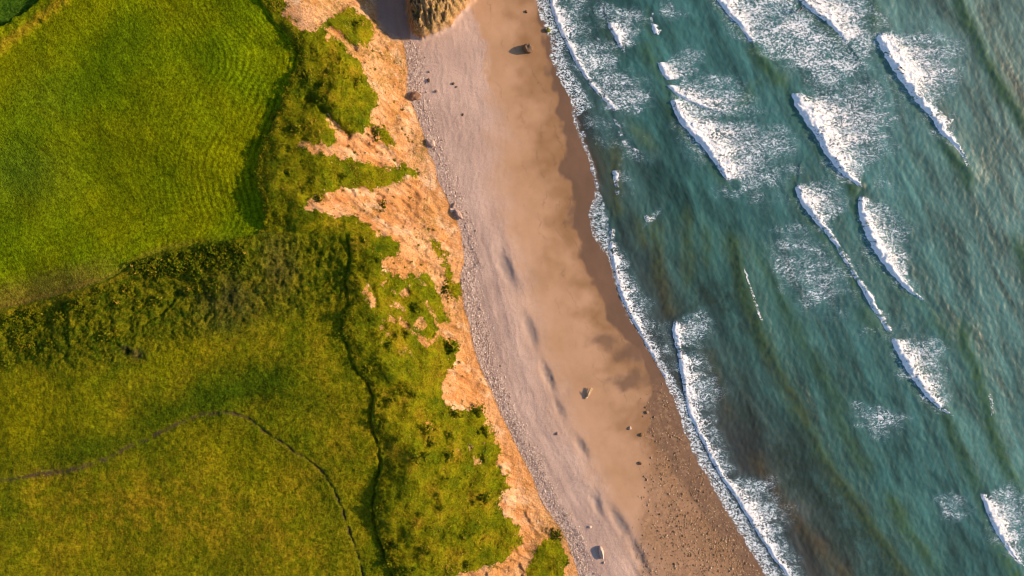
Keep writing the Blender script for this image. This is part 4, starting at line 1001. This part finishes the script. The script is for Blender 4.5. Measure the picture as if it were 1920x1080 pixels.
pebbles('shingle_stones', 11000, cobd, (.09, .24), m_pale, 'bank of pale pinkish cobbles along the foot of the cliff', 95, (-45, 30, -82, 80))
pebbles('wet_pebbles', 5200, pebd * (.3 + .7 * sm(-.2, .4, fbm(X / 4, Y / 4, 99, 2))), (.06, .24), m_brown, 'scattered brown pebbles on the wet sand by the lower waterline', 96, (25, 75, -82, -20))

m_clod = stone_mat('clay_rubble', [(0, (.22, .11, .045)), (.5, (.40, .22, .10)), (1, (.52, .36, .22))])
pebbles('clay_rubble', 2600, clay * (cove < .2) * (.25 + .75 * sm(-.1, .4, fbm(X / 3, Y / 3, 141, 2))) * sm(.1, .4, T), (.08, .34), m_clod, 'loose clods and small stones lying on the bare clay slope', 98, (-75, 30, -82, 80))

# ------------------------------------------------------------------ driftwood and the surfer
def tube(name, pts, rad, mat, seg=8, attrs=True):
    P = [Vector(p) for p in pts]; V_ = []; F_ = []
    for i, p in enumerate(P):
        d = (P[min(i + 1, len(P) - 1)] - P[max(i - 1, 0)]).normalized()
        a = d.orthogonal().normalized(); b = d.cross(a)
        for j in range(seg):
            th = 2 * math.pi * j / seg
            rr = rad[i] * (1 + .12 * math.sin(3 * th + i))
            V_.append(p + a * math.cos(th) * rr + b * math.sin(th) * rr)
    for i in range(len(P) - 1):
        for j in range(seg):
            F_.append([i * seg + j, i * seg + (j + 1) % seg, (i + 1) * seg + (j + 1) % seg, (i + 1) * seg + j])
    me = mesh_np(name, np.array([v[:] for v in V_]), np.array(F_), dict(tone=np.full(len(V_), .5)))
    bm = bmesh.new(); bm.from_mesh(me); bm.verts.ensure_lookup_table()
    bm.faces.new([bm.verts[j] for j in range(seg)][::-1]); bm.faces.new([bm.verts[(len(P) - 1) * seg + j] for j in range(seg)])
    bm.to_mesh(me); bm.free()
    me.materials.append(mat)
    return me
m_wood = Mat('driftwood')
m_wood = m_wood.done(m_wood.bsdf(m_wood.mix(m_wood.noise(2.2, 4, .65, vec=m_wood.pos((4, .6, 4), -28)), (.30, .20, .11), (.66, .50, .32)), .85, .15))
g = ground(1103, 736)
e = bpy.data.objects.new('driftwood', None); e.location = g
link(e, 'pale driftwood log with a split branch casting a shadow on the sand', 'driftwood')
link(bpy.data.objects.new('trunk', tube('trunk', [(-.35, -1.0, .35), (-.1, -.4, .5), (.25, .4, .62), (.7, 1.35, .75)], [.30, .27, .24, .17], m_wood)), parent=e)
link(bpy.data.objects.new('branch', tube('branch', [(.05, -.85, .3), (.3, -.2, .42), (.7, .5, .55), (1.2, 1.25, .6)], [.2, .17, .14, .08], m_wood)), parent=e)
link(bpy.data.objects.new('branch', tube('branch', [(-.2, -.7, .6), (.0, .0, .95), (.3, .7, 1.2)], [.14, .1, .06], m_wood)), parent=e)
link(bpy.data.objects.new('root', tube('root', [(-.35, -1.0, .35), (-.55, -1.3, .4), (-.5, -1.65, .25)], [.28, .2, .1], m_wood)), parent=e)
for (u, v, rz, s, lab) in [(1066, 965, .35, 1.0, 'dark stick lying across the ridge of shingle in the lower beach'), (846, 380, 1.05, .55, 'bleached stick caught against the cream block at the cliff foot'),
                           (902, 580, -.75, .8, 'thin pale stick lying on shingle beside the cobble bank')]:
    g = ground(u, v)
    o = bpy.data.objects.new('stick', tube('stick', [(-1.1 * s, -.1, .1), (-.3 * s, .08, .16), (.5 * s, -.05, .16), (1.2 * s, .1, .1)], [.09 * s, .1 * s, .08 * s, .04 * s], m_wood))
    o.location = g; o.rotation_euler = (0, 0, rz); link(o, lab, 'driftwood')

m_suit = Mat('wetsuit'); m_suit = m_suit.done(m_suit.bsdf((.012, .013, .016), .55, .3))
m_board = Mat('board'); m_board = m_board.done(m_board.bsdf((.30, .33, .35), .3, .4))
m_skin = Mat('skin'); m_skin = m_skin.done(m_skin.bsdf((.42, .25, .17), .6, .3))
m_hair = Mat('hair'); m_hair = m_hair.done(m_hair.bsdf((.03, .02, .012), .7, .2))
sx, sy = float(PX(1499)), float(PY(19.0))
szv = float(bil(SZ, np.array([sx]), np.array([sy]))[0])
bz = szv + .22
th = np.linspace(0, 2 * np.pi, 29)[:-1]
bx_, by_ = 1.05 * np.cos(th), .27 * np.sin(th) * (1 - .25 * np.cos(th) ** 3)
rk = .10 * (np.abs(np.cos(th)) ** 3)
Vb = np.concatenate([np.stack([bx_, by_, rk + .04], -1), np.stack([bx_ * .98, by_ * .9, rk - .03], -1), [[0, 0, .045], [0, 0, -.035]]])
Fb = [[i, (i + 1) % 28, 28 + (i + 1) % 28, 28 + i][::-1] for i in range(28)]
meb = bpy.data.meshes.new('surfboard')
meb.from_pydata([tuple(v) for v in Vb], [], Fb + [[i, (i + 1) % 28, 56] for i in range(28)] + [[28 + (i + 1) % 28, 28 + i, 57] for i in range(28)])
meb.materials.append(m_board)
ob = bpy.data.objects.new('surfboard', meb); ob.location = (sx, sy, bz); ob.rotation_euler = (0, .08, math.radians(215))
link(ob, 'grey surfboard under the surfer in front of the breaking crest', 'surfboard')
fin = bpy.data.meshes.new('fin'); fin.from_pydata([(-.85, .01, -.03), (-.65, .01, -.03), (-.9, 0, -.2), (-.85, -.01, -.03), (-.65, -.01, -.03)], [], [[0, 1, 2], [4, 3, 2], [0, 3, 4, 1], [0, 2, 3], [1, 4, 2]])
fin.materials.append(m_suit); link(bpy.data.objects.new('fin', fin), parent=ob)

def person(loc, rz, label):
    J = {'pelvis': (0, 0, .82, .15), 'waist': (.04, 0, 1.0, .14), 'chest': (.12, 0, 1.22, .17), 'neck': (.18, 0, 1.42, .065), 'jaw': (.21, 0, 1.50, .075), 'head': (.22, 0, 1.60, .105), 'crown': (.21, 0, 1.68, .08)}
    Ed = [('pelvis', 'waist'), ('waist', 'chest'), ('chest', 'neck'), ('neck', 'jaw'), ('jaw', 'head'), ('head', 'crown')]
    for s, nme, fo in ((1, 'l', .34), (-1, 'r', -.36)):
        J['hip' + nme] = (fo * .25, .09 * s, .76, .125); J['knee' + nme] = (fo * .9 + .12, .16 * s, .46, .075); J['ank' + nme] = (fo, .10 * s, .09, .05); J['toe' + nme] = (fo + .05, .10 * s + .16 * s, .05, .04)
        J['sho' + nme] = (.12, .20 * s, 1.34, .075); J['elb' + nme] = (.18 + .12 * s, .46 * s, 1.20, .052); J['wri' + nme] = (.22 + .25 * s, .70 * s, 1.22, .036); J['palm' + nme] = (.25 + .30 * s, .78 * s, 1.22, .036)
        Ed += [('pelvis', 'hip' + nme), ('hip' + nme, 'knee' + nme), ('knee' + nme, 'ank' + nme), ('ank' + nme, 'toe' + nme), ('chest', 'sho' + nme), ('sho' + nme, 'elb' + nme), ('elb' + nme, 'wri' + nme), ('wri' + nme, 'palm' + nme)]
        for q in range(5):
            a = (q - 2) * .22 if q < 4 else 1.0 * s
            L_ = (.085, .10, .095, .075, .06)[q]
            bx, by = (.25 + .30 * s), .78 * s
            J['f%d%s' % (q, nme)] = (bx + math.sin(a) * L_ * .8, by + s * math.cos(a) * L_, 1.20, .011)
            Ed.append(('palm' + nme, 'f%d%s' % (q, nme)))
    names = list(J)
    me = bpy.data.meshes.new('person')
    me.from_pydata([J[n][:3] for n in names], [(names.index(a), names.index(b)) for a, b in Ed], [])
    o = bpy.data.objects.new('body', me); COL.objects.link(o)
    md_ = o.modifiers.new('skin', 'SKIN'); md_.use_smooth_shade = True
    for i, n in enumerate(names):
        sv = me.skin_vertices[0].data[i]; sv.radius = (J[n][3], J[n][3]); sv.use_root = (n == 'pelvis')
    ss_ = o.modifiers.new('sub', 'SUBSURF'); ss_.levels = 1; ss_.render_levels = 1
    dg = bpy.context.evaluated_depsgraph_get()
    m2 = bpy.data.meshes.new_from_object(o.evaluated_get(dg)); m2.name = 'person'
    bpy.data.objects.remove(o)
    m2.materials.clear(); m2.materials.append(m_suit); m2.materials.append(m_skin)
    for p_ in m2.polygons:
        c = p_.center
        p_.material_index = 1 if ((c.z > 1.47 and c.x > .24) or abs(c.y) > .78 or c.z < .05) else 0
        p_.use_smooth = True
    b = bpy.data.objects.new('person', m2); b.location = loc; b.rotation_euler = (0, 0, rz)
    link(b, label, 'person')
    hv, hf = IC2
    hm = mesh_np('hair', hv[:] * np.array([.118, .112, .10]) + np.array([.205, 0, 1.645]), hf); hm.materials.append(m_hair)
    link(bpy.data.objects.new('hair', hm), parent=b)
    return b
person((sx, sy, bz + .05), math.radians(215), 'surfer in a dark wetsuit standing with arms out on a board ahead of the breaker')
